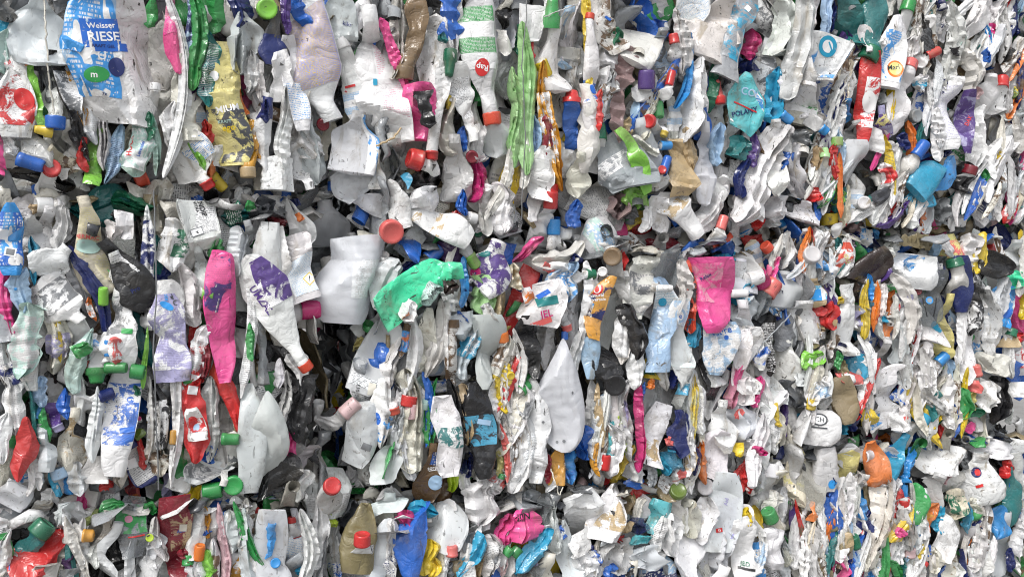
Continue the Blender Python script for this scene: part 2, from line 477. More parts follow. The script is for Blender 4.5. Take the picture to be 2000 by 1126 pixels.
def folded(L, W, rng, nu, nv, hurt=1.0, bend=0.0):
    """a flattened bottle wall folded lengthwise like cloth: sharp pleats that drift, gather and open along the piece, ends cut askew"""
    s = np.linspace(0, 1, nu); nh = nv // 2
    k = int(rng.integers(3, 6)) if W > .03 else int(rng.integers(2, 4))
    xs = np.concatenate([[0], np.sort(rng.uniform(.12, .88, k)), [1]])
    sign = 1 if rng.random() < .5 else -1
    zs = np.array([sign * (-1) ** i * rng.uniform(.25, 1) for i in range(k + 2)]); zs[0] = zs[-1] = -abs(zs[0])
    drift = rng.normal(0, .13, k + 2); drift[0] = drift[-1] = 0
    wav = rng.normal(0, .04, k + 2); wav[0] = wav[-1] = 0
    amp = W * rng.uniform(.16, .42) * min(hurt, 1.2)
    u = np.linspace(1, 0, nh)
    ga, gb = rng.uniform(.45, 1.0), rng.uniform(.55, 1.0)              # how far each end is gathered
    if rng.random() < .5: ga, gb = gb, ga
    mid = rng.uniform(.3, .7)
    wid = np.where(s < mid, ga + (1 - ga) * sstep(s, 0, mid), gb + (1 - gb) * (1 - sstep(s, mid, 1)))
    kn = np.concatenate([[0], np.sort(rng.uniform(.05, .95, 8)), [1]])
    eL, eR = np.interp(s, kn, rng.uniform(.70, 1.14, 10)), np.interp(s, kn, rng.uniform(.70, 1.14, 10))
    ra, rb = rng.uniform(.03, .30), rng.uniform(.03, .30)                                    # rounded or drawn-out ends
    wid = wid * (.12 + .88 * np.clip(s / ra, 0, 1) ** rng.uniform(.35, .8)) * (.12 + .88 * np.clip((1 - s) / rb, 0, 1) ** rng.uniform(.35, .8))
    P = np.zeros((nu, nh * 2, 3))
    ph = rng.uniform(0, 6)
    off = 0
    slope = (rng.normal(0, .35), rng.normal(0, .35))
    for i, si in enumerate(s):
        xi = xs + drift * (si - .5) * 2 + wav * math.sin(si * 7 + ph); xi = np.maximum.accumulate(xi); xi = np.clip(xi, 0, 1)
        zi = zs * (1 + .5 * math.sin(si * 5 + ph))
        z = np.interp(u, xi, zi) * amp * (1.5 - .5 * wid[i]) * min(1, wid[i] * 2.2)
        x = (u - .5) * W * wid[i]
        x = np.where(x > 0, x * eR[i], x * eL[i])
        z = z - (x / W) ** 2 * W * .35
        y = np.full(nh, si * L)
        e0, e1 = max(0, 1 - si / .25), max(0, 1 - (1 - si) / .25)
        y = y + x * (slope[0] * e0 + slope[1] * e1)
        th = max(.0016, .02 * W) * (0 if i in (0, nu - 1) else 1)
        P[i, :nh] = np.stack([x, y, z + th], -1)
        P[i, nh:] = np.stack([x, y, z - th], -1)[::-1]
    D = np.zeros((nu, nh * 2))
    for i in range(4):
        lam = max(W * rng.uniform(.25, .9), .014)
        a = rng.normal(0, 1.0)
        p_ = (P[..., 0] * math.sin(a) + P[..., 1] * math.cos(a)) / lam + .5 * np.sin(P[..., 1] / (W * rng.uniform(.4, 1.2)) + rng.uniform(0, 6))
        D += tri(p_) * lam * .18 * hurt
    P[..., 2] += D * np.clip(np.minimum(s, 1 - s) / .06, 0, 1)[:, None] ** .5
    t = np.clip(P[..., 1] / L, 0, 1)
    P[..., 0] += L * (bend if bend else rng.normal(0, .055)) * 4 * t * (1 - t) + W * .18 * np.sin(t * rng.uniform(2, 6) + ph) * sstep(t, 0, .3) * (1 - sstep(t, .7, 1))
    P[..., 2] += L * rng.normal(0, .03) * 4 * t * (1 - t)
    return fit(P, L, W)

def cap_mesh(R, H, mat, style=0):
    """ribbed screw cap, axis +y, open ring below, top disc with a rim"""
    n = 40
    th = np.linspace(0, 2 * np.pi, n, endpoint=False)
    rib = 1 + .030 * np.where(np.arange(n) % 2 == 0, 1, -1)
    if style == 1: pr = [(0, .96, 0), (0, 1.04, 0), (.22, 1.04, 0), (.24, .97, 1), (.80, .95, 1), (.93, .90, 0), (1, .80, 0), (1, .58, 0), (.95, .55, 0), (.95, 0, 0)]
    elif style == 2: pr = [(0, 1.0, 0), (.40, 1.0, 1), (.46, .80, 0), (.9, .62, 0), (1, .52, 0), (1, 0, 0)]
    else: pr = [(0, .96, 0), (0, 1.0, 0), (.12, 1.0, 1), (.86, .97, 1), (.96, .93, 0), (1, .86, 0), (1, .70, 0), (.97, .67, 0), (.97, 0, 0)]
    rows = [np.stack([R * q * (rib if k else 1) * np.cos(th), np.full(n, H * y), R * q * (rib if k else 1) * np.sin(th)], -1) for y, q, k in pr]
    V = np.concatenate(rows)
    return mesh_of('cap', V, quads(len(pr), n), mat)
_capc = {}
def cap_shared(R, H, style=0):
    key = (round(R, 3), round(H, 3), style)
    if key not in _capc: _capc[key] = cap_mesh(key[0], key[1], MAT['cap'], style)
    return _capc[key]
# ------------------------------------------------------------------ what the photograph shows, piece by piece
# kind, base x y, top x y, width (in the tile's pixels), colour, options | what it is | where it is
#   B bottle, F flat oval bottle, J jug, T thin crushed bottle, U tub or open cup, K crumpled piece, S film or sheet, R strip, C cap, L lid seen flat, P spray bottle
DATA = {}
DATA[0, 0] = """
J 680 725 660 -60 450 w lab=art:sb:lb:.18:.96:-.95:.05 hurt=.6 neck=.95 h=.055 | big white jug printed with blue detergent artwork | at the upper left bale
F 560 835 430 250 120 n h=.012 lab=text:n:g:.1:.4 | long milky bottle squeezed beside the big printed jug
J 215 380 210 -60 290 n hurt=.8 | large milky jug with ribbed side at the top of the upper left bale
B 395 245 470 -40 150 sb lab=worn:lv:sb:.3:.9 | bright blue bottle wrapped in wrinkled lavender film
F 100 725 75 215 215 w lab=worn:w:re:.1:.8 | white bottle with torn red logos | at the left edge of the upper left bale
K 30 390 40 205 95 mt hurt=.7 | pale mint flattened shoulder of a bottle | at the left edge
T 235 700 170 345 75 lg cap=or_ | slim lime bottle with an orange cap
F 445 810 350 350 135 k lab=worn:mk:w:.25:.8 | black bottle with a silvery worn label
R 475 675 405 415 75 am | amber strip beside the black bottle
B 345 480 315 745 110 w cap=bl cw=95 | white bottle hanging upside down with a blue cap
T 465 675 510 890 75 k | black tube with a white ring at its end | above the lime scrap
C 300 760 195 745 85 ye st=2 | crumpled yellow pouring cap
K 260 930 100 735 150 g | grey crumpled bottle below the yellow pouring cap
B 470 965 285 850 135 c lab=worn:c:br:.1:.7 | dirty cream bottle stained brown | lying low in the upper left bale
C 100 915 255 965 95 bl | dark blue cup lying on its side
L 255 925 345 1010 85 re | round red lid with a white rim
B 15 960 10 690 90 pk | hot pink bottle cut by the left edge
K 545 1020 590 790 110 lg | lime green crumpled scrap
K 500 965 485 820 60 re | small red scrap | beside the lime green crumpled scrap
F 775 985 800 715 165 mt lab=art:w:mt:.1:.9 | oval mint bottle with a red and white label
F 620 1080 690 780 90 lb lab=text:lb:nv:.1:.8 | light blue bottle with fine dark print
B 950 985 780 1040 95 mk cap=rd cw=95 | dark grey bottle with an orange red cap
B 865 120 870 -50 85 gr | green bottle at the top edge beside the big printed jug
K 860 790 860 670 60 dg | dark green scrap under the big printed jug
T 945 1010 945 110 75 w | tall thin white bottle running down the bale
B 875 690 905 480 78 g cap=w cw=58 | small grey bottle with a white cap
B 1030 345 985 -30 95 pk lab=worn:lp:pk:.45:.98 | hot pink bottle with a faded pink shoulder | near the top edge
F 1120 455 1110 -40 105 gr | long bright green bottle hanging from the top edge
T 1060 310 1085 -20 70 nv lab=worn:nv:lb:.1:.9 | navy bottle between two green edges
B 1200 290 1180 80 105 w | white shoulder above the teal cleaner bottle
F 1210 550 1205 235 135 tl lab=band:tl:dg:.1:.9 | teal cleaner bottle with white lettering down its side
K 1265 150 1250 -30 100 gr | bright green crumpled bottle at the top edge
B 1110 755 1050 325 190 lc hurt=1.2 | crumpled grey cream bottle shaped like a bag
K 1020 825 1010 620 120 w | white crumpled piece under the bag shaped bottle
J 1010 820 1225 1090 235 w cap=re cw=75 lab=text:w:sb:.2:.6 | white jug lying with a red cap and a scrap of blue print
R 1180 945 1110 745 70 lg | lime strip beside the white jug with red cap
F 1345 875 1290 300 225 ly lab=worn:dk:ly:.02:.42:-.98:.9 hurt=.7 | pale yellow bottle with a round dark label
T 1405 610 1365 340 80 or_ | orange bottle behind the pale yellow bottle
K 1205 840 1190 715 85 re | red wedge beside the pale yellow bottle
R 1215 1000 1180 815 70 or_ | bent orange strip above the yellow cap
C 1225 1010 1305 1095 80 ye st=1 | bright yellow cap hanging at the bale's lower edge
U 1215 900 1395 925 125 w | crushed white cup with ribbed wall
B 1455 740 1430 1025 110 am cap=be cw=85 | amber bottle hanging neck down
K 1385 150 1380 -20 135 nv | dark navy crumpled bottle at the top edge
S 1390 370 1400 110 175 n | bundle of milky crumpled film
S 20 1000 440 1075 120 k hurt=.6 | black film lying in the gap between bales
J 270 1090 20 1070 130 g | grey flattened jug under the black film
S 740 1110 1010 1080 110 dw | dirty white sheet lying in the gap
K 80 870 55 740 85 w | small white crumpled piece above the dark blue cup
B 470 940 400 740 100 dw | dull white bottle with dirt streaks above the cream one
T 900 960 880 700 60 mt | thin mint bottle beside the red and white label
K 1440 500 1450 320 90 g | grey translucent scrap by the orange bottle
T 600 940 600 730 70 g | thin grey bottle above the light blue one
K 30 100 10 -10 150 mk | dark grey piece in the top left corner
K 30 190 20 110 90 cy | blue scrap at the left edge near the top
T 290 560 270 380 80 mk | dark tube behind the milky jug
K 1120 560 1150 440 80 pl | dark plum scrap below the bright green bottle
B 395 1010 350 900 90 w | small white bottle base near the red lid
"""
DATA[500, 0] = """
L 0 50 135 50 130 lg | round lime green lid at the top edge
B 110 335 105 90 150 dk lab=plain:nv:nv:.05:.55 | dark charcoal bottle with a navy end
J 200 -20 455 690 290 w lab=text:lv:ye:.1:.72:-.7:.6 neck=.36 hurt=.5 | large white detergent bottle hanging neck down with a blue and yellow back label
F 265 695 200 255 125 w lab=text:w:sb:.1:.5 hurt=.7 | flat white bottle with small blue print
J 600 100 300 80 260 n hurt=.6 | big milky jug lying at the top edge
S 500 170 640 20 150 w lab=x | white sheet with black fine print
T 310 130 240 -20 95 bl | blue bottle end at the top edge
T 185 160 185 -20 60 pu | thin purple edge at the top
B 600 660 490 215 130 w cap=w cw=98 lab=band:w:lb:.05:.4 hurt=.35 | white upright bottle with a white screw cap
J 760 825 650 35 260 w lab=text:w:lp:.2:.8:-.1:.8 hurt=.8 | big white flattened bottle with faded pink print
T 860 600 745 190 62 pk bend=.06 | hot pink handle shaped bottle neck
T 800 370 815 -20 90 dw | narrow grimy white bottle beside the bronze tube
B 920 -40 860 455 120 bz cap=bz cw=105 cst=0 | bronze tube with a ribbed metal coloured collar
F 1045 165 1020 925 175 w cap=re cw=75 neck=.34 hurt=.7 | long white bottle hanging down to a red ringed neck
J 965 815 930 475 195 pk hurt=.8 neck=.95 depth=.03 h=.055 | hot pink crushed bottle with a torn black edge
S 1010 745 970 520 90 k h=.07 | torn black film on the hot pink bottle
B 1080 1000 885 915 95 w cap=re cw=120 | white bottle neck with a red tamper ring
S 1120 190 1110 -20 140 bl hurt=1.2 lab=worn:bl:w:.1:.9 | crumpled blue and white wrapper at the top edge
C 1135 285 1120 440 90 dg st=2 | dark green cap pointing down
T 1160 300 1170 -20 120 w | narrow white bottle at the top edge above the green cap
F 1310 50 1375 720 190 g cap=rd cw=100 lab=band:gr:w:.1:.62:-.6:.95 neck=.4 hurt=.45 | grey white bottle with green bands and a red oval
B 1165 420 1245 745 125 w lab=text:w:mk:.2:.75 | crumpled white bottle covered in fine print hanging neck down
K 1145 850 1140 610 115 lc | grey beige crumpled piece beside the fine print bottle
K 1205 855 1205 750 55 bl | small dark blue scrap
B 1400 870 1370 690 160 n | milky shoulder under the red ringed cap
K 1290 905 1280 750 150 w | white folded flap below the fine print bottle
J 550 1010 600 645 240 n lab=art:sb:w:.02:.98:.2:1 hurt=.35 | milky jug wrapped in a blue milk label | bridging the gap between the upper bales
U 140 890 135 1100 175 w ribs=7 hurt=.4 h=.02 | white ribbed tub hanging at the bale's lower edge
B 250 865 305 1115 125 w lab=text:w:mk:.4:.8 | white bottle with grey fine print hanging beside the ribbed tub
F 360 1010 330 720 130 n | milky flattened bottle in the gap
T 165 900 175 560 85 w | curved narrow white bottle
B 70 610 60 990 95 w lab=plain:nv:nv:.02:.3 | slim white bottle with a navy base hanging down
J 830 1130 800 770 220 w | white jug knotted at its neck
C 440 1050 435 1105 50 bl | small blue cap in the gap
J 620 1130 500 970 240 n | milky jug low in the gap
K 330 880 260 700 160 w | white folded sheet of a jug in the gap
L 350 725 430 725 60 dr | dark red cap half hidden in the gap
S 1010 1090 1000 975 130 k | scrap of black film under the white neck
K 1275 1130 1280 950 105 mg hurt=1.3 | crumpled magenta bottle
L 1215 910 1290 910 62 dr | dark red cap above the magenta bottle
B 1150 1120 1150 820 150 g | grey white bottle beside the magenta one
K 880 1080 870 1010 55 cy | scrap of cyan film in a fold
K 560 590 540 490 60 w lab=worn:w:re:.1:.9 | white neck with a thin red band
T 40 560 20 380 70 dw lab=x | dull white bottle at the left side of the ribbed fold
K 60 690 60 590 55 nv | small navy scrap
T 30 900 10 750 55 am | thin amber edge
B 1440 300 1450 190 70 dw | end of a white ribbed tube
K 1440 150 1450 60 90 k | black scrap near the top edge
F 500 640 500 520 90 dk | dark gap scrap behind the white capped bottle
T 1100 240 1090 190 50 tl | teal edge over the dark green cap
K 1115 620 1120 560 40 ye | small yellow scrap beside the long white bottle
B 150 540 130 330 110 w | grey white folded bottle below the charcoal one
K 690 1060 690 900 70 g | grey folded edge beside the milk jug
"""
DATA[1000, 0] = """
T 80 880 60 260 110 pg bend=.03 hurt=.5 | long pale green flattened bottle
T 20 880 10 470 90 pg | second pale green bottle pressed against the long one
B 60 300 45 170 55 dg | dark green neck above the pale green bottles
T 120 310 85 180 50 re | red ribbed neck beside the dark green one
U 110 250 130 20 130 w ribs=16 hurt=1.2 | white ribbed bottle crumpled like paper
C 235 150 235 -10 110 gr st=2 | bright green cap at the top edge
B 340 330 340 90 150 lb lab=art:lb:w:.1:.9 | light blue printed bottle behind the white triangle
F 260 490 260 150 180 w hurt=.4 | white triangular shoulder of a bottle
C 170 350 215 440 85 ye st=0 | yellow cap with a dark edge
T 430 480 415 -20 60 ye bend=.06 | long thin bright yellow strip
F 470 720 455 70 85 w cap=rd cw=52 lab=worn:w:bl:.3:.5 | white slim bottle with an orange red cap
T 280 990 205 460 95 am bend=-.05 lab=worn:am:w:.2:.8 | long amber bottle with torn white paper
B 365 800 345 520 110 bl cap=re cw=105 cst=2 neck=.7 | royal blue bottle with a red pouring cap
T 510 720 520 550 50 re | red wedge between white bottles
C 515 810 510 710 95 dg st=0 | dark green screw cap on its side
J 640 1110 560 760 250 sg lab=worn:sg:w:.25:.75 hurt=1.1 | silver grey crumpled jug with torn foil label
F 790 1120 610 745 85 lg bend=.07 fold=0 neck=.95 hurt=.6 h=.045 | lime green band curving round the grey jug
K 740 1126 740 1010 130 lg | lime green base below the grey jug
F 620 250 530 20 150 dw lab=worn:dw:br:.1:.9 | dirty white bottle with brown stains at the top
U 700 380 800 130 200 dw hurt=.5 | thick white square sided bottle lying aslant
J 870 70 860 -60 210 w | rounded white bottle base at the top edge
S 640 740 700 350 110 mv hurt=1.3 | dusty mauve rag of crumpled film
C 790 510 785 400 95 pu st=0 | purple ribbed cap
U 700 560 810 530 110 w | curled white strip below the purple cap
K 560 520 570 400 110 w | white scrap beside the mauve rag
B 880 370 880 200 130 sg lab=text:lb:w:.1:.9 | translucent ribbed bottle with blue bands
T 960 560 1025 250 50 sb | thin bright blue strip
C 915 495 940 405 50 re st=0 | small red cap beside the blue strip
T 990 380 960 100 80 g | grey white folded bottle above the blue strip
J 1130 330 1270 -40 260 dw hurt=1.2 | large dirty white sheet like jug at the top edge
F 1250 390 1400 -30 150 sg lab=worn:cy:sg:.2:.9 hurt=.7 | long dark blue grey bottle with a warning diamond
K 1385 320 1390 190 85 mg | magenta scrap beside the blue grey bottle
K 1390 410 1400 340 120 nv | navy bottle base beside the turquoise pouch
F 1310 750 1380 420 200 tq lab=art:w:sb:.02:.74:-.9:.9 hurt=.7 h=.045 | turquoise and blue pouch shaped bottle with white lettering
T 1035 740 1100 390 140 w | white flattened bottle standing aslant
B 1205 480 1210 600 65 co cap=re cw=60 | small bottle with a coral red cap hanging down
T 1155 600 1185 410 55 dg ribs=14 | dark green ribbed tube with a yellow end
C 850 590 855 680 65 gr st=0 | green cap behind the white finger
B 930 620 880 790 90 w cap=ye cw=45 | white finger shaped bottle with a small yellow tip
L 750 700 825 700 90 re | round red cap seen from the side
B 820 1010 760 740 150 n | milky bottle below the round red cap
K 730 690 720 590 45 lb | scrap of light blue print
C 870 840 930 840 60 sb st=0 | bright blue cap with a yellow ring
C 880 1000 920 900 55 bl | blue cap under the bright blue one
L 845 980 895 980 95 re | red cap on edge beside the tan paper
K 980 1090 980 845 130 be hurt=1.2 | crumpled beige bottle
T 1050 950 1020 770 60 be bend=.06 | bent beige tube
B 1120 780 1110 640 90 bl | royal blue neck with white inside
B 1120 1120 1120 780 100 n | milky bottle below the royal blue neck
T 1200 920 1215 740 85 lb | light blue thin bottle
F 1320 900 1330 800 110 tl lab=x | grey teal net scrap
K 1400 940 1410 800 60 pu | purple scrap beside the twig
R 1450 860 1380 700 30 br | thin brown twig like strip
T 1340 1110 1370 950 55 nv | navy tube at the right of the beige bottle
J 1190 1130 1240 1020 120 w | white bottle shoulder at the lower right
K 160 1110 190 890 140 w | white folded flap beside the amber bottle
B 385 1100 400 920 110 lc | dull bottle with a ribbed base
B 430 920 430 560 100 dw hurt=1.2 | crumpled dirty white bottle hanging by the blue one
T 130 920 120 700 70 lb | pale blue thin bottle
C 235 1126 240 1060 80 re st=0 | red cap at the foot of the white flap
T 200 880 200 700 55 dr | dark red edge behind the amber bottle
T 70 1040 80 800 60 dw | grimy white edge by the pale green bottles
K 600 380 570 280 100 w | white folded neck under the square bottle
K 600 250 610 170 80 dg | dark green scrap in a gap
C 950 250 940 190 55 re | red scrap of a cap near the top
T 780 760 840 560 50 lc | thin grey strip by the green cap
K 680 770 680 690 55 be | tiny cream pouch
L 1110 560 1080 560 40 w | small white cap end
T 860 890 700 790 40 dw | grey ridge above the milky bottle
"""
DATA[1500, 0] = """
F -180 1290 110 720 190 w fold=1 hurt=.8 h=.035 bend=.05 | long white draped sheet of bottle wall slanting to the bale corner
F 1000 860 985 620 60 w fold=1 h=.03 | white pleated wall between the printed bottle and the blue panel
T 130 470 190 -40 130 g bend=.05 hurt=.4 | long smooth grey white bottle curving down
T 60 250 110 -30 110 w | folded white bottle at the top edge
F 240 400 275 30 110 w ribs=9 bend=-.06 | curved white bottle with raised ribs
U 270 440 350 190 200 w lab=art:sb:w:.1:.9 hurt=.5 | white tub with a blue logo
K 110 500 180 360 110 w | white rounded end beside the blue logo tub
J 200 690 240 480 260 w hurt=1.3 | crumpled white bag like jug with bright blue ends
C 90 660 140 710 60 sb | bright blue cap on the crumpled white jug
C 320 740 350 770 55 sb | blue cap at the right of the crumpled white jug
T 30 660 60 430 90 cy | cyan blue curved bottle at the upper right bale
K 470 200 480 0 140 tl | dark teal crumpled bottle near the top edge
T 350 180 390 -20 60 lb | pale blue edge at the top
B 660 20 610 350 130 tl neck=.75 bend=.07 hurt=.6 cap=dg cw=105 | large dark teal bottle with a ribbed neck bending down
F 690 500 755 80 150 w lab=art:sb:w:.05:.75 hurt=.6 fold=0 h=.04 | white and blue bottle with a round orange emblem
F 560 760 590 370 110 re lab=worn:re:w:.2:.7:-.2:.9 hurt=.5 | glossy red bottle with a white emblem
K 650 590 680 520 90 sg | grey bracket shaped piece
T 710 680 710 520 45 ye bend=.08 | yellow curved handle
B 680 780 665 640 85 lv lab=worn:ly:pu:.1:.9 | lavender and pale yellow striped bottle
F 740 690 840 340 120 w cap=co cw=80 cst=0 neck=.6 | long white folded bottle with a coral cap
T 660 250 690 220 50 w | white tip in the fold
B 590 150 590 270 75 w | small white neck hanging beside the teal bottle
J 850 200 860 60 150 w hurt=1.2 | white folded bottle near the top
C 820 60 840 -10 75 gr | green scrap of a cap at the top edge
F 1000 200 1010 40 110 sv lab=worn:sv:mk:.1:.9 | silver printed pouch near the top
K 1000 40 1020 -20 110 nv | navy bottle end at the top edge
T 1040 440 1060 80 90 g bend=.06 | curved grey white bottle
T 1110 260 1140 140 45 mt | thin mint edge
C 935 320 990 290 60 re st=0 | red cap in a white fold
K 850 300 850 220 100 w | white ruffled end
T 430 560 470 380 70 c | cream bottle squeezed beside the red one
B 470 680 470 590 80 sb | bright blue crumpled neck
B 545 830 520 720 100 n | milky neck below the red bottle
F 520 1050 520 850 140 n hurt=.5 | smooth milky panel of a bottle
K 620 830 650 760 140 w | torn white piece below the red bottle
F 960 680 970 480 70 w | narrow white bottle in the middle
F 1060 820 1060 480 140 w lab=text:w:lv:.1:.9 hurt=.8 | white bottle printed all over with small blue figures
F 1160 830 1170 570 90 pu lab=worn:lv:pu:.1:.9 hurt=.4 | purple carton shaped bottle
J 1270 660 1300 430 150 w | white faceted jug beside the purple carton
K 1200 560 1200 500 75 pp | pale pink scrap
K 1280 300 1280 160 75 pk | hot pink crumpled tube
T 1285 350 1270 290 35 bl | blue tip under the pink tube
U 1370 230 1380 100 110 w ribs=10 | white ribbed bottle base
K 1380 330 1390 200 120 k | black crumpled film near the right edge
K 1450 180 1460 90 70 nv | navy scrap at the right edge
C 1370 500 1380 430 60 re | dull red cap near the right edge
K 1420 550 1430 440 80 ol lab=worn:ol:ye:.1:.9 | olive and yellow printed wrapper
J 1430 700 1430 560 100 n | milky tub at the right edge
T 1200 930 1240 660 90 w | white edge running below the faceted jug
F 870 1110 1030 930 170 cy hurt=.3 h=.04 fold=0 | flat blue panel of a bottle
K 960 1060 1060 930 100 sb hurt=.3 | bright blue flat corner
T 990 900 970 740 60 w | curved white strip
T 830 960 820 740 45 or_ bend=.05 | long orange strip
C 870 900 920 820 70 bl | blue and white cap
K 790 850 800 780 65 nv | dark blue scrap by the orange strip
L 840 640 890 700 80 sg | grey round cap in a dark hollow
K 890 510 920 450 80 w lab=worn:w:cy:.1:.9 | white scrap with a blue dot
K 1010 530 1020 470 60 nv | navy scrap above the printed white bottle
T 200 1100 170 870 120 sv hurt=1.3 | silver ribbed foil bottle
K 190 830 200 760 150 mk | dark grey film above the silver foil
C 410 840 410 790 65 lg | lime cap in a fold
C 340 910 345 850 50 pg st=2 | pale green cone cap
T 290 960 290 860 50 be | beige cap end
T 395 1010 390 860 45 re | red edge beside the lime cap
J 60 900 50 690 140 w | white folded jug at the bale corner
J 20 1120 60 930 120 w | white draped sheet at the lower left
F 430 800 420 640 70 w | narrow white bottle above the milky panel
K 700 1060 680 960 80 w lab=worn:w:re:.1:.9 | white scrap with red and blue print
K 730 930 690 860 110 w | white hollow end
T 770 1040 790 910 60 w | white rounded edge by the black hollow
C 1180 1000 1190 950 70 dr | maroon cap in black film
S 1150 1090 1160 960 110 k | black film around the maroon cap
K 1260 1040 1250 980 45 gr | small green scrap
K 1340 920 1350 880 55 ye | small yellow star shaped scrap
T 1050 900 1050 860 60 nv | navy cap under the printed white bottle
K 1100 280 1090 310 55 k | black scrap by the grey bottle
T 1180 500 1150 250 90 dw | dull white bottle with crumpled paper print
K 1450 1000 1440 900 60 k | black hollow scrap at the right edge
"""
DATA[0, 370] = """
F 70 450 60 120 170 sb lab=art:sb:bl:.1:.9 hurt=.5 | bright blue bottle with a printed square label | at the left edge of the middle left bale
C 300 90 200 90 110 w | white ribbed cap lying on its side
C 330 95 375 95 105 w st=2 | white cap end beside the ribbed white cap
B 250 340 285 140 160 w neck=.4 | white bottle neck below the ribbed white cap
K 170 330 180 180 110 g | grey translucent bottle beside the blue one
T 195 510 180 310 70 cy | cyan edge beside the grey bottle
K 65 770 50 440 95 pk bend=-.06 hurt=1.2 | hot pink twisted bottle near the left edge
F 140 680 150 490 130 lb hurt=.6 | pale blue milky bottle below the cyan edge
F 580 545 490 -10 210 c lab=text:c:ly:.15:.9:-.9:.9 hurt=.6 | long cream bottle with rubbed yellow print | hanging between the left bales
F 200 500 390 330 190 w ribs=5 hurt=.6 | white bottle with raised slanting ribs
J 240 500 470 760 230 w lab=worn:w:mk:.15:.6 hurt=.7 | dirty white square bottle with scratched print
F 590 760 430 400 85 nv hurt=.4 | smooth navy blue bottle squeezed aslant
C 598 665 598 565 68 lg | lime green cap beside the navy bottle
F 830 660 620 340 230 k hurt=.4 bend=.04 | black bottle with a big white label
F 790 620 655 360 175 w lab=text:w:mk:.35:.95 hurt=.25 h=.03 depth=.018 | white oval label panel with fine print on the black bottle
T 830 740 800 280 60 k | black edge behind the oval label
S 640 60 900 100 120 dg | clear film with green print in the gap
U 710 290 720 120 100 w | white bent rim above the black bottle
K 640 280 630 190 90 dw | white round shoulder above the black bottle
T 850 600 850 180 70 w lab=worn:w:nv:.1:.9 | narrow white bottle with navy print
U 1190 350 1170 50 200 w lab=text:w:mk:.2:.95 hurt=.5 | white cup with black printing and a hazard square
K 1000 430 1020 210 170 w lab=worn:w:dg:.3:.9:0:.9 hurt=.7 | milky bottle with torn green film
F 1280 160 1440 130 130 tl lab=text:dg:w:.1:.9 | dark green bottle with pale print lying in the gap
T 1420 120 1482 90 60 gr | green end of the bottle in the gap
R 1290 440 1270 310 100 gr | green blade shaped scrap
F 1380 460 1380 250 110 n | milky finger shaped bottle above the pink one
B 1490 420 1440 220 100 n | milky bottle with a threaded neck
F 1300 1035 1280 430 190 pk lab=worn:pk:pu:.5:.9:-.8:.5 hurt=.5 | tall hot pink bottle with torn purple print | in the middle left bale
K 1270 1126 1270 1010 120 rd | orange red base under the tall pink bottle
F 985 700 960 520 180 w hurt=.4 depth=.02 h=.025 | white torn label scrap with dark lettering
F 1000 1060 960 660 220 lv lab=worn:w:lv:.1:.9:-.95:.95 hurt=.7 | white bottle covered by wrinkled lavender paper
K 1120 740 1060 480 130 w hurt=1.2 | white crumpled bottle beside the torn label scrap
B 1170 560 1150 370 120 n | milky neck above the lime band
C 1170 600 1235 610 75 lg | lime green band of a cap
T 1230 760 1250 520 55 sv | silver foil edge beside the tall pink bottle
T 1400 1100 1430 600 60 w lab=text:w:mk:.1:.95 | narrow white edge printed like a barcode
F 720 1000 700 620 190 w lab=worn:w:mk:.5:.9 hurt=.9 | white wrinkled bottle with a small green emblem
K 670 1000 650 880 90 co lab=worn:co:w:.1:.9 | faded red label scrap
C 610 1030 740 1030 75 gr | green cap seen edge on
C 560 1040 560 1126 150 gr st=2 | round dark green cap under the mint wedge
C 760 1050 840 1060 100 gr | green screw cap beside the lavender paper bottle
T 830 1100 850 850 35 lg | thin lime edge
K 450 960 500 900 100 gr | green wedge of plastic
T 440 1126 520 860 120 mt hurt=.4 | smooth pale mint wedge of plastic
K 570 920 530 850 70 w lab=worn:w:sb:.1:.9 | white scrap with blue letters
C 625 965 625 870 55 sb | blue cap behind the white scrap
F 110 1050 160 700 170 mt lab=worn:mt:g:.1:.9 hurt=.8 | pale mint translucent bottle
F 200 1110 230 720 120 g lab=worn:g:dw:.1:.9 | grey worn bottle beside the pale mint one
F 310 1010 280 730 140 lc lab=worn:lc:lv:.2:.6 | dull white bottle with purple scribbled print
T 345 960 330 760 42 ye | thin yellow strip
U 470 900 380 760 130 w | white folded rim beside the yellow strip
R 180 680 400 750 60 mt | pale blue strip lying across
T 100 1126 20 920 90 w lab=worn:w:nv:.1:.6 | white bottle with navy print at the left edge
T 20 920 10 740 60 dw | wrinkled white edge at the left
K 1110 890 1150 760 60 re | red hollow handle
F 1120 1060 1190 830 90 w lab=worn:w:re:.1:.7 | white and red striped bottle
C 1090 1120 1090 1020 70 gr | dark green cap left of the orange red base
K 1180 1060 1200 900 70 dr | dark red crumpled scrap
K 1130 1126 1130 1060 90 re | bright red scrap at the foot
T 410 1126 400 1010 100 g | grey smooth wedge beside the dark green cap
K 920 480 910 300 80 tl | teal edge behind the milky bottle
K 940 530 950 440 90 nv | navy scrap behind the torn label
J 200 150 60 80 150 g | grey translucent jug in the gap at the left
T 200 130 180 90 60 be | beige scrap under the ribbed white cap
K 1080 80 940 120 150 lc hurt=1.2 | pale crumpled film in the gap
K 700 180 670 130 90 k | black scrap under the clear film
K 550 740 520 640 40 or_ lab=worn:or_:w:.1:.9 | orange patterned scrap
T 1460 960 1450 800 50 gr | dark green edge right of the barcode edge
K 340 320 360 130 100 g | pale grey flap beside the cream bottle
K 870 790 840 660 90 w | white folded shoulder beside the oval label
"""
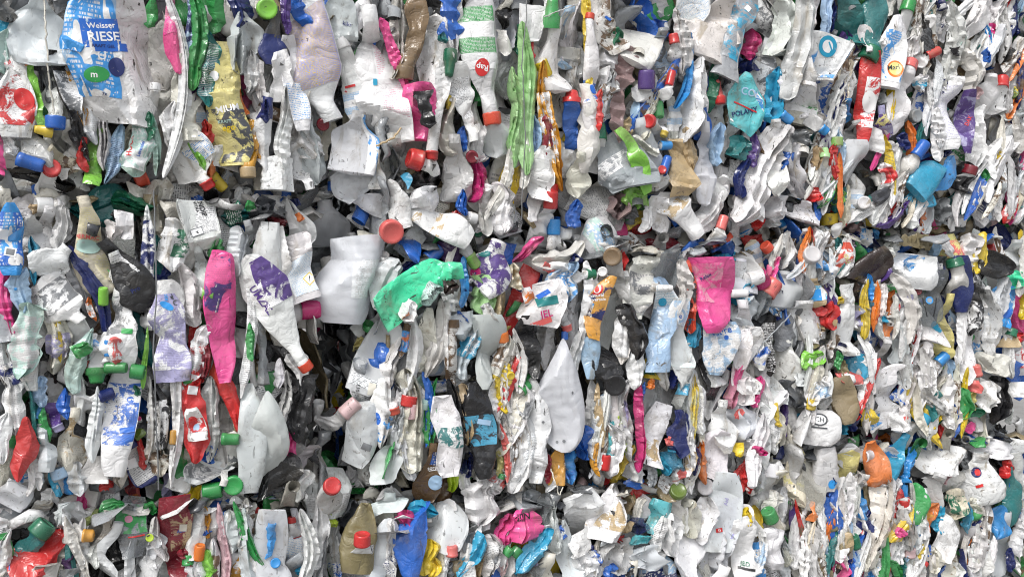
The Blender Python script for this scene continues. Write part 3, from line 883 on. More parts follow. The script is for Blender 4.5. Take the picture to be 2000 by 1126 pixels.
DATA[500, 370] = """
F -60 380 300 1050 225 w cap=rd cw=78 lab=worn:w:pu:.05:.45:-.95:.2 neck=.32 hurt=.45 h=.05 | big white bottle slanting down to an orange cap | across the gap between the bales
C 270 700 380 690 125 mg st=0 h=.0 | magenta cap on a white threaded neck
C 190 720 275 690 150 w h=-.02 | white threaded neck behind the magenta cap
K 310 830 350 770 60 mg | loose magenta ring
F 60 620 80 240 160 n hurt=.5 ribs=0 | smooth milky bottle shoulder left of the grey ribbed wall
F 150 620 120 260 140 w ribs=14 hurt=.5 | white bottle wall pleated with many ribs
J 300 650 200 260 230 g lab=text:n:lb:.05:.6:-.2:.9 hurt=.5 | translucent grey bottle with a hazard label
J 380 520 320 180 220 sg hurt=.7 lab=worn:mk:sg:.3:.8 | grey translucent jug deep in the gap
J 530 780 560 240 340 n hurt=.6 depth=.06 neck=.95 h=.02 lab=text:n:g:.3:.7:0:.8 | big milky square jug | at the left side of the central bale
J 420 330 400 60 260 n hurt=.5 h=-.14 | pale milky jug deep in the gap
B 540 280 520 110 140 k hurt=.7 | black open necked bottle in the gap
T 680 690 830 400 150 n hurt=.5 bend=.04 h=.02 | milky flattened bottle leaning beside the square jug
K 660 340 720 240 170 lc hurt=1.3 | crumpled clear film above the square jug
L 715 250 865 250 165 co h=.04 | coral red cup end seen round
U 960 340 870 250 190 w hurt=.4 | white bottle broken open behind the coral cup
F 880 60 1240 300 150 w lab=worn:w:be:.25:.6 neck=.38 bend=-.05 hurt=.5 h=.05 | white bent bottle with an open threaded neck | jutting out above the emerald bottle
U 960 -20 980 130 160 w | white open cup above the bent bottle
B 790 -20 850 180 130 w neck=.75 hurt=.4 | white crumpled bottle mouth hanging down
J 690 180 680 20 180 n | milky shell at the left of the bottle mouth
F 725 735 1215 480 230 em fold=0 hurt=.7 neck=.95 h=.065 bend=-.06 | large emerald green crushed bottle | at the upper left of the central bale
F 850 750 930 650 95 w lab=x fold=1 h=.088 | torn white label on the emerald bottle
F 960 640 1090 570 100 mt lab=text:mt:mk:.1:.9 fold=1 h=.085 | silvery green label patch on the emerald bottle
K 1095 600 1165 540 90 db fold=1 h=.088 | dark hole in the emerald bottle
B 560 910 480 900 75 ly cap=re cw=68 | small pale yellow bottle with a red cap | sticking out into the gap
T 660 920 570 900 90 ly | pale yellow body of the little capped bottle
B 640 840 720 740 120 w | white rolled end under the square jug
F 610 1126 760 780 200 n hurt=.4 lab=text:n:mk:.05:.15 | long milky bottle slanting down | left of the white narrow bottles
K 560 1126 540 950 130 k | black crumpled scrap below the yellow bottle
T 780 1126 840 900 90 w | narrow white bottle with a bulging foot
T 870 1126 900 780 80 w | white flattened bottle in the central bale
T 840 940 870 800 45 br lab=worn:or_:sb:.1:.9 | small bottle with orange and blue print
F 960 1000 1000 740 100 lc hurt=.6 | grey white bottle under the emerald one
F 1000 1020 1060 700 110 dw hurt=.6 | square sided dull white bottle
T 1110 980 1110 700 60 w | thin white edge beside the square sided bottle
K 1150 1126 1150 820 70 br lab=worn:br:dw:.1:.9 hurt=1.2 | muddy brown crumpled bottle
U 1240 870 1180 720 140 n | milky cup under a blue scrap
K 1170 740 1270 760 100 bl hurt=1.2 | torn royal blue cap
T 1200 1050 1280 830 90 n lab=worn:n:cy:.4:.9 | milky bottle with turquoise print
F 1330 1110 1330 770 160 n hurt=.5 | smooth milky bottle right of the turquoise print
K 1340 690 1340 520 150 pg hurt=.8 | pale green bottle below the splashed one
F 1300 560 1400 270 230 w lab=worn:w:pu:.05:.95:-.95:.95 hurt=.7 | white bottle splashed with green and purple
F 1250 540 1230 520 40 w | white shred beside the lime cap
C 1240 380 1290 450 80 lg | lime green scrap by the splashed bottle
K 1150 420 1180 330 190 pl | dark plum crumpled bottle
C 1000 400 1080 340 100 bl | blue cap behind the emerald bottle
K 910 500 920 430 110 nv | dark blue scrap behind the emerald bottle
T 1290 250 1470 190 70 tl | dark teal bottle lying in the gap
L 1260 250 1315 250 50 dg | dark green cap end in the gap
B 1130 160 1280 160 65 w cap=w cw=70 | white small bottle beside a red scrap
K 1130 160 1210 160 55 re | red scrap in the gap
T 1210 130 1200 20 60 bl | blue edge above the small white bottle
B 1330 110 1300 -10 120 w | white bottle end at the top
T 1190 640 1200 430 50 sb | bright blue edge right of the emerald bottle
B 1235 660 1230 560 50 w cap=nv cw=45 | small bottle end with navy cap
T 1390 740 1440 480 80 tn lab=worn:tn:be:.1:.9 hurt=1.2 | crumpled clear tan film
T 1340 680 1400 760 60 w | white tube beside the tan film
R 1380 850 1480 790 50 ly | yellow green wedge
C 1440 880 1430 820 70 or_ | orange ribbed neck at the edge of the dark hole
R 1390 1126 1420 1000 60 ye | bright yellow bottle edge
K 1450 1126 1450 1020 60 ye lab=worn:ye:w:.2:.6 | yellow printed scrap
B 380 930 400 860 110 mk neck=.9 | grey open tube end beside the orange cap
T 370 1126 390 940 80 sg | grey bottle under the open tube end
K 150 1126 180 950 150 k | black crumpled bottle behind the slanting white one
T 250 1110 190 980 50 w | white sliver over the black bottle
F 40 1080 20 820 70 sg | grey bottle at the left under the slanting one
T 130 1126 140 1000 60 w | white tail under the black bottle
K 60 130 20 60 110 dk | dark scrap in the corner of the gap
K 100 220 100 160 120 dr | dark maroon scrap in the gap
B 190 100 250 70 120 nv | dark navy open bottle in the gap
B 260 60 310 20 70 w | white neck with an open mouth in the gap
K 250 180 250 140 45 or_ | small amber cap in the gap
"""  # the emerald bottle's dark hole is a brown scrap standing in for shade
DATA[1000, 370] = """
C 230 105 232 5 85 re st=0 | red cap of a bottle hanging upside down
U 110 190 140 20 70 w | white folded loop at the bottom of the upper bale
J 120 200 340 260 200 w hurt=.7 | white jug lying at the bale's lower edge
C 250 260 250 170 80 sb st=0 | bright blue cap on the white jug
T 370 200 380 80 80 bl | blue tip beside the blue capped jug
F 440 340 600 220 200 n lab=art:lb:mt:.15:.75 hurt=.4 | milky square bottle with a light blue label
C 595 245 670 240 150 mg st=0 | magenta square cap on the milky square bottle
T 10 420 190 270 60 pk | hot pink bottle edge slanting up
F 120 420 430 300 120 dw hurt=.5 | grimy white bottle lying aslant
K 280 480 290 430 130 w | white fold below the grimy aslant bottle
K 180 450 260 440 60 co | coral scrap half hidden
T 360 440 370 380 70 nv | dark blue scrap by the orange cap
F 670 100 780 0 150 lg hurt=.6 | lime green base at the bale's lower edge
K 690 150 680 60 80 k | black scrap under the lime base
B 930 60 1060 320 150 w neck=.55 hurt=.6 lab=worn:w:be:.2:.5 | white bottle with a ribbed white cap hanging down
K 1000 320 790 310 100 dr hurt=1.1 | dark red crumpled bottle under the ribbed white cap
F 850 270 860 80 110 w | white folded bottle left of the ribbed capped one
T 760 230 790 110 50 w | white strip beside the milky square bottle
K 620 150 630 40 130 mv | grey mauve crumpled film
T 1100 250 1230 20 110 w | white flattened bottle hanging aslant
C 1215 230 1240 150 60 co | coral cap at the bale edge
C 1160 340 1290 270 110 rd | orange red crumpled cap
K 1290 370 1310 130 80 w | white flap beside the orange red cap
K 1400 340 1430 270 90 re | red scrap beside the white flap
T 1400 200 1480 170 70 re | dark red edge at the right
J 1380 160 1410 20 150 w hurt=.6 | white folded bottle at the right edge of the central bale top
S 1010 440 1030 350 75 sv hurt=1.3 | crumpled silver foil
L 525 390 630 390 105 bz h=.05 | bronze orange cap facing out
B 610 500 580 360 130 w lab=worn:w:ye:.1:.8 | white and yellow bottle under the bronze cap
C 440 490 490 490 70 dg | dark green cap beside the small round white cap
L 495 475 550 475 65 w | small round white cap with brown print
F 480 720 495 520 105 w lab=art:sb:w:.1:.9 hurt=.5 | white bottle with a blue label and red crest
F 490 870 590 500 105 am bend=-.13 hurt=.5 fold=0 neck=.95 h=.05 lab=worn:am:nv:.3:.9 | curved amber yellow bottle with dark prints
K 640 500 650 370 60 re | red edge behind the white and yellow bottle
K 650 640 650 500 55 g lab=x | grey metal like bottle
F 720 690 780 430 150 dw lab=worn:dw:mk:.05:.6 hurt=1.3 | dirty white bottle wrinkled like paper
T 730 990 650 660 100 k bend=.08 hurt=.7 h=.04 | black flattened bottle curving
K 600 1126 560 900 170 k hurt=1.2 h=.035 | black crumpled bottle below the amber one
F 640 960 650 720 90 dw lab=worn:w:g:.1:.9 hurt=1.2 | white torn paper label in the black bottle
F 850 1000 880 560 130 lb lab=text:w:cy:.5:.95 hurt=.5 | white upright bottle with light blue prints
C 850 570 925 570 45 w | white cap on the light blue printed bottle
T 720 1110 740 880 80 w | white wedge below the black curve
F 970 980 980 690 110 n lab=art:lb:n:.7:1 hurt=.5 | milky bottle with a blue swirl emblem
T 1040 770 1030 470 75 rd lab=worn:rd:k:.3:.9 | orange bottle with black print
F 1165 830 1160 385 215 pk neck=.95 depth=.035 lab=worn:lp:pk:.45:.95:-.9:.3 hurt=.55 h=.055 | large hot pink bottle | at the upper right of the central bale
F 1190 1040 1210 790 180 lb lab=worn:lb:w:.05:.95:-.95:.95 hurt=.6 | pale blue bottle with darker blue print
T 1060 890 1050 770 70 cy | blue grey scrap beside the pale blue bottle
B 1190 1126 1190 1015 95 w neck=.5 | white small bottle with a capless neck
B 1330 990 1335 700 80 w neck=.6 | narrow white threaded bottle
J 1300 600 1330 400 190 n lab=text:n:g:.6:.95 | white ribbed bottle behind the large pink one
C 1390 520 1460 500 100 w | white pouring cap at the right of the ribbed bottle
C 1280 600 1360 600 60 w | white small cap below the ribbed bottle
K 1250 400 1250 350 100 cy | bright blue scrap in the dark gap
F 900 600 870 360 200 sg hurt=1.0 mat=cl | clear grey crumpled bottle in the dark gap
T 960 680 980 450 70 dw | dirty clear strip beside the orange bottle
F 160 790 195 500 215 w lab=x hurt=.6 fold=0 h=.04 | white bottle with teal band and magenta lettering
F 330 620 330 450 160 lb lab=art:w:sb:.1:.9 hurt=.7 | blue and white printed bottle in the central bale
K 100 650 90 580 60 w lab=worn:w:or_:.1:.9 | small white pot with an orange mark
F 40 560 10 450 90 c lab=worn:c:be:.1:.9 hurt=1.2 | white and gold crumpled wrapper
F 130 1040 100 780 130 k hurt=.5 bend=-.05 | black shiny curved bottle
T 40 1126 20 860 60 w | white curved edge beside the black shiny bottle
B 290 700 330 820 60 w cap=co cw=58 | small tube with a coral cap hanging down
C 310 870 310 820 40 bl | blue tip under the coral capped tube
T 420 800 430 480 60 w | narrow white edge left of the blue crest label
F 460 1060 470 890 95 lb hurt=.3 | smooth pale blue white base
T 380 1126 410 860 70 w | white bottle pressed by the pale blue base
K 820 1080 830 1000 90 ye lab=worn:ye:dg:.1:.9 | yellow crumpled scrap
F 1010 1126 1020 930 120 w lab=text:w:mt:.5:.9 | white bottle with fine print beneath the pale blue one
T 930 1126 960 1000 50 nv | navy scrap by the fine print bottle
T 900 1126 890 940 50 dw | narrow worn bottle right of the yellow scrap
R 1310 1126 1340 960 60 pk | hot pink edge at the lower right
F 1390 1126 1400 850 120 w lab=worn:w:dw:.1:.9 | worn white bottle at the lower right
T 1440 1020 1450 890 60 w lab=worn:w:bl:.1:.9 | white edge with blue letters
K 1430 720 1450 560 100 sg mat=cl | clear grey bottle near the white pouring cap
L 20 1080 -30 1080 60 ye | yellow scrap at the left edge of the dark hole
K 90 1126 90 1060 70 gr | green tip at the lower left
R 300 940 280 820 60 k | black gap film
C 1440 500 1490 560 110 mg | dark pink cap end
F 1370 770 1400 640 120 n | milky jug part under the pouring cap
K 1330 650 1380 560 90 cy lab=worn:cy:w:.1:.9 | teal blue wrapper by the white small cap
"""
DATA[1500, 370] = """
C 60 185 130 215 60 sb cst=0 | blue cap of a white tube lying in the gap
T 10 170 80 200 55 w | white tube with the blue cap in the gap
C 135 180 190 170 45 sb | second blue cap in the gap
J 200 180 230 70 160 w hurt=.6 | white torn jug at the lower edge of the upper right bale
F 90 150 60 50 110 w | white folded bottle in the corner of the bale
K 270 60 265 0 70 re | red scrap at the top
K 425 90 420 10 70 lg | lime green scrap near the top
C 440 200 470 150 45 re | red cap in the lower edge
L 525 75 590 75 60 w | white cap end facing out
K 660 80 650 10 90 dk | dark grey cap part
B 610 210 640 50 80 w | white drop shaped bottle hanging
T 710 130 715 40 40 re | red curved edge
T 780 190 760 80 60 w | white pointed bottle hanging
T 850 190 870 30 90 w lab=text:w:mk:.1:.9 bend=.08 | white printed curved bottle
K 900 90 880 -20 140 cy | blue flat panel at the top
K 1020 180 1020 70 100 mk | dark wedge between bottles
T 1060 230 1170 150 80 w | white bottle lying at the bale edge
B 1160 200 1290 190 75 w | white neck lying at the bale edge
B 1270 120 1310 200 60 w cap=pp cw=55 | small bottle with a red neck
T 1380 170 1420 20 60 re lab=worn:w:re:.1:.9 | red and white edge
K 1450 100 1482 60 70 tl | teal scrap at the right edge
R 1330 200 1450 190 55 gr | bright green flat scrap
T 1410 150 1482 160 50 cy | blue tube at the right edge
R 680 260 920 262 32 gr | long bright green strip
S 480 240 560 150 120 mv | dusty film in the dark gap
S 750 300 960 310 100 kh | dirty film under the green strip
S 930 220 1060 220 60 tn | tan leaf of film in the gap
B 380 340 270 250 110 g cap=w cw=75 neck=.55 | grey threaded bottle neck facing out
B 240 360 220 250 70 w | white round neck left of the grey one
L 215 370 305 370 100 g | grey round base of a tub
F 100 400 -20 330 130 w cap=rd cw=65 | white bottle with an orange red cap
T 10 520 60 410 60 pk | hot pink bent neck
J 80 700 100 470 220 n hurt=.4 | large milky jug at the left of the right bale
C 10 600 60 520 105 co | coral red cap on the large milky jug
F 60 730 70 600 90 nv lab=art:k:sb:.05:.95 | dark label with a blue picture on the milky jug
J 230 880 220 640 230 w hurt=.4 | plain white angular panel
T 70 900 110 740 110 mk hurt=.4 | dark grey angular cap
F 20 1030 30 780 80 k lab=text:k:w:.05:.95 | black label with white print
J 60 1126 120 860 150 w | white curved body under the dark label
F 300 530 320 400 130 sg lab=worn:sb:sg:.6:.95 mat=cl | clear bottle with a blue top
T 210 560 200 450 60 w | white narrow box edge
F 280 660 270 540 120 be lab=art:cy:w:.2:.8 hurt=.4 | beige carton with a blue picture
F 370 630 390 480 90 w lab=art:sb:w:.1:.9 | white bottle with blue diagonal print
K 440 460 460 330 110 rd lab=worn:rd:w:.1:.9 | orange red bottle with white print
K 490 330 500 270 70 pu lab=worn:pu:w:.1:.6 | purple scrap with white number
J 570 540 610 310 190 db hurt=.4 | dark brown bottle with a flat shoulder
K 490 590 520 540 80 db | brown lower end of the bottle
T 670 510 710 400 60 pu | purple oval edge
K 720 380 730 300 80 g | grey film beside the brown bottle
L 690 380 735 380 50 w | small white cap in grey film
J 830 570 850 370 200 w lab=x hurt=.4 | rounded white bottle base with blue tape
F 860 510 850 380 100 sb lab=art:sb:lb:.1:.9 h=.03 depth=.02 | bright blue label on the rounded white base
F 930 740 950 500 170 mk mat=cl lab=x hurt=.5 | clear dark grey box shaped bottle
F 990 520 1030 410 100 dk lab=worn:nv:w:.1:.9 | navy bottle with worn white print
K 990 320 1000 250 60 pk | hot pink scrap at the top of the right bale
F 1090 380 1080 250 150 ly lab=worn:ly:co:.1:.9 | pale yellow printed bottle
R 1215 450 1245 280 65 ye | bright yellow flat bottle
F 1180 420 1180 280 110 w | white twisted flap left of the yellow one
J 1320 380 1330 270 140 w | white bag like bottle near the right edge
K 970 380 965 320 60 lb | blue and white striped scrap
C 1110 450 1100 400 80 dg | dark green scrap under the yellow bottle
F 1130 660 1130 430 120 nv hurt=.3 neck=.9 | folded navy blue wedge
K 1300 480 1320 380 190 k hurt=1.2 | shiny black bag near the right edge
F 1260 600 1290 470 170 k lab=worn:k:sv:.1:.9 hurt=1.2 | black printed bag below the shiny one
T 1190 800 1200 580 100 k lab=worn:k:w:.1:.7 | black and white torn bottle
J 1450 450 1450 290 120 n | milky panel at the right edge
K 1440 560 1450 480 80 em | emerald label at the right edge
F 1390 760 1420 580 120 sb lab=worn:sb:w:.3:.8 | blue label bottle at the right edge
T 1350 700 1390 540 70 n | milky narrow bottle beside the blue label
T 1300 910 1290 620 90 w | white folded tall bottle at the right
K 1390 910 1420 800 100 be cap=dg cw=60 | cream crumpled bottle with green cap
K 380 790 380 670 90 re hurt=.5 | red flat scrap
K 320 720 300 680 70 re | red corner beside the flat red scrap
K 410 660 430 630 50 ye | small yellow scrap over the red one
F 280 900 290 790 100 be lab=worn:w:br:.1:.9 | white and brown printed wrapper
F 480 900 460 610 110 w hurt=.8 | white torn bottle standing
K 540 800 530 690 120 w lab=worn:w:lv:.1:.9 | white fan shaped scrap
F 590 860 600 690 100 cy mat=cl | clear blue plastic behind the white fan
T 640 750 630 640 55 pk | hot pink curved edge
F 730 790 690 710 90 w h=.02 | white label scrap with dark letters
F 740 880 770 650 90 lv lab=worn:w:lv:.1:.9 | pale lavender bottle
T 800 830 830 620 70 w | white ruffled narrow bottle
F 770 1000 780 820 90 n | milky narrow bottle below the white label scrap
F 960 880 950 700 160 w lab=x hurt=.5 | white bottle with a round blue emblem
F 1050 930 1060 660 95 ly hurt=1.0 | yellowish cream crumpled bottle
T 1110 960 1120 700 50 w | white worn edge beside the cream bottle
T 840 980 850 800 45 re | long dark red edge
F 1160 1080 1180 830 90 w | white worn bottle below the black bag
R 200 1030 330 960 110 lg hurt=.5 | lime green square scrap
J 290 1126 270 1030 200 w | white jug shoulder with two bumps
T 410 1030 410 950 40 gr | green ribbed cap
K 430 1080 440 1000 60 kh | khaki scrap behind the blue square
F 520 1070 540 970 130 cy hurt=.3 | blue square bottle end
K 500 1126 510 1070 140 co lab=worn:co:w:.1:.9 | pink and white printed film
F 590 1050 570 910 100 w lab=worn:w:mk:.4:.9 | white printed bottle above the blue square
F 680 1120 690 900 110 w | white folded bottle in the right bale
K 690 1126 690 1030 130 w | white round base
F 800 1126 800 1010 80 n | milky bottle below
F 940 1110 930 920 90 w | white wrinkled bottle with a blue spot
C 1000 1000 1040 950 60 sb | bright blue scrap
T 1060 1090 1065 1000 45 lb | light blue small bottle
K 1000 1030 990 970 40 lg | lime edge
J 1300 1060 1330 940 130 dw | grey torn jug at the right
F 1400 1080 1440 930 130 w lab=worn:w:lb:.1:.9 | white crumpled bag at the right edge
K 1460 880 1482 840 50 re | red scrap at the right edge
C 1230 1080 1215 1020 40 co | coral scrap
T 500 960 440 900 60 nv | navy edge
K 720 700 740 640 60 w lab=worn:w:re:.1:.9 | white and red shred
L 850 600 885 570 45 dr | dark red knot of film
T 600 620 590 510 50 sb | bright blue narrow print
"""
DATA[0, 746] = """
F 90 260 50 20 110 w lab=text:w:g:.1:.9 | white bottle with woven grey print at the left edge
T 215 300 150 10 75 tl bend=.05 | dark teal bottle bent like a hook
K 225 195 230 120 75 sb | bright blue scrap beside the teal hook
F 250 120 240 -10 90 lb | pale blue milky bottle end
B 290 150 345 285 90 pu cap=lv cw=55 neck=.6 | purple bottle with a lavender cap hanging down
T 280 320 255 170 55 gr | green bottle neck beside the purple one
K 390 190 380 60 80 bl | royal blue scrap
T 460 200 460 -10 40 w | white drip shaped edge
F 20 430 40 220 100 w hurt=.4 | white square panel at the left edge
F 110 520 145 255 140 re hurt=.4 | smooth red bottle | standing at the left of the left bale
F 250 480 240 280 110 n | milky bottle beside the smooth red one
F 400 490 430 210 150 lc lab=worn:lc:be:.1:.9 hurt=1.2 | dirty clear yellowish bottle
T 540 400 560 90 80 n | milky narrow bottle left of the white printed one
C 570 90 660 60 85 nv | navy cap with white inside
F 670 480 740 -10 190 w lab=worn:w:bl:.3:.9 hurt=.6 | tall white bottle with blue worn lettering
J 560 590 560 430 140 g hurt=.6 | grey white bottle end
R 700 630 700 460 75 lc | flat cream strip
F 920 380 890 60 130 k lab=worn:k:w:.1:.8 hurt=.9 | black bottle with silver streaks
T 850 400 860 40 40 g | grey edge of the black bottle
T 1000 500 1040 -10 80 w | long white edge beside the black bottle
F 1130 415 1110 0 150 re lab=x hurt=.5 | tall red bottle with a white label | in the lower left bale
F 1140 340 1110 150 105 w lab=worn:w:re:.2:.7 depth=.02 hurt=.4 h=.035 | white curved label on the tall red bottle
T 1210 390 1220 40 90 g | grey white bottle right of the tall red one
T 1370 240 1270 -20 90 re hurt=.4 | red pointed blade of a bottle
F 1440 580 1440 80 160 n hurt=.4 | big smooth milky pear shaped bottle lower half
C 1290 330 1390 330 80 gr | green cap above the crumpled grey tube
B 1345 330 1300 550 100 dw lab=worn:dw:mk:.2:.8 | dirty crumpled tube under the green cap
R 1390 330 1380 200 50 be | cream curved strip
K 1220 460 1220 380 80 bl | royal blue crumpled cap
J 1130 600 1200 440 170 w lab=worn:g:mk:.1:.8 hurt=1.2 | grey printed crumpled bottle
F 930 520 890 390 110 lc lab=worn:lc:br:.1:.9 | muddy pinkish bottle
T 830 480 810 340 50 re | thin red edge
F 890 700 770 390 180 nv lab=text:g:mk:.1:.85:-.7:.4 hurt=.5 | navy bottle with a grey printed back label
K 800 690 740 560 100 co lab=worn:or_:dr:.1:.9 | label with orange fruit picture
K 980 670 970 550 70 lv | lavender edge beside the navy bottle
U 1000 630 1040 520 120 w | white open rim in the left bale
K 1070 720 1160 610 110 ye hurt=1.2 | crumpled yellow foil like wrapper
L 1285 600 1415 600 125 gr h=.03 | round green cap facing out
C 1180 640 1290 620 110 gr | green cap beside the round green cap
C 1250 640 1320 680 100 w | white screw neck under the green caps
T 1090 740 1260 730 45 w | white lower lip under the green caps
F 380 720 330 500 120 w cap=lb cw=80 | white bottle with a pale blue end
K 420 680 390 560 90 sb | bright blue edge of a cup
F 460 640 440 490 110 n | milky cup beside the blue edge
T 340 640 300 520 50 cy | cyan edge
F 410 750 560 610 120 pk hurt=.8 | hot pink crumpled bottle lying across
K 570 610 660 600 65 re | red scrap behind the pink crumpled one
U 550 710 700 670 110 w lab=text:w:mk:.3:.9 | white tube with fine print lying across
T 560 760 720 700 75 gr hurt=.4 | green bottle lying across
T 100 740 160 660 110 w | white bottle shoulder at the left
J 30 720 120 590 180 n hurt=.4 | pale milky panel at the left edge
F 220 760 290 640 100 w | white rounded bottle end
F 340 820 400 690 90 n | milky end beside the white rounded one
T 160 660 170 480 50 w | dull white narrow edge
T 230 600 220 470 60 w | white narrow bottle below the milky one
F 80 1010 280 820 130 tl cap=dg cw=110 hurt=.5 | dark teal bottle with ribbed end lying across
J 240 1150 235 900 300 re hurt=.7 neck=.95 h=.05 | big red flattened bottle | at the lower left corner
K 25 1030 20 900 70 gr | bright green scrap at the left edge
F 30 1126 30 1020 80 w lab=worn:w:lb:.1:.9 | white printed scrap in the lower left corner
K 420 1080 430 1000 100 pl | dark purple scrap by the big red bottle
U 410 1126 410 1080 140 mk | grey rim at the bottom edge
T 460 1010 380 780 60 w | white curved edge of stacked bottles
T 500 1090 400 830 60 dw | second curved white edge of stacked bottles
C 480 890 545 890 85 am | amber square cap
T 560 950 620 780 60 lc | cream folded bottle beside the amber cap
T 510 820 560 750 60 ol | olive scrap
F 620 1120 680 850 160 w hurt=1.0 | white torn bottle at the bottom
F 560 1060 590 940 80 w | white fold left of the torn bottle
F 780 980 790 710 190 sg mat=cl lab=worn:sg:gr:.4:.9 hurt=.8 | clear bottle with green and grey print
K 910 750 830 720 80 gr | green scrap over the clear bottle
L 840 900 895 900 70 yl | yellow green round cap
F 900 1060 880 900 110 n | milky oval bottle below the yellow green cap
T 960 1000 910 820 70 w | white neck by the maroon bottle
F 1040 1100 1010 690 190 dr lab=worn:dr:be:.4:.8:-.2:.8 hurt=.7 | maroon crumpled bottle with torn beige label
F 1120 990 1150 800 100 w | white crumpled bottle beside the maroon one
T 1200 880 1190 750 70 am | amber neck above the white bottle
C 1150 1030 1160 940 75 or_ st=0 | orange threaded cap
K 1190 1126 1190 1000 130 lg hurt=.6 | bright lime green spray head
C 1090 1060 1090 1000 80 gr | green scrap beside the lime spray head
F 1250 1010 1240 780 90 g | grey milky bottle at the right
T 1300 1126 1270 750 60 pp bend=.03 | long pale pink strip
F 1340 960 1330 780 100 n | milky bottle right of the pale pink strip
T 1390 930 1390 800 80 g | grey bottle near the right
B 1420 1126 1420 980 100 am lab=worn:am:w:.2:.7 | amber bottle with white label strip
T 1450 700 1400 750 60 w | white oval end
K 1330 760 1310 730 90 k | black scrap below the white lip
T 1110 1050 1060 980 60 dr | maroon tail of the crumpled bottle
T 790 100 780 30 40 dg | dark green edge
K 810 330 820 280 60 ol | olive green square scrap
C 1000 360 1005 280 45 am | amber ribbed neck
L 790 210 820 210 40 mg | dark pink round scrap
F 770 1100 810 960 60 mk | dark folded scrap below the clear bottle
F 300 1126 310 1126 10 w lab=x | tiny white shred at the bottom edge
"""
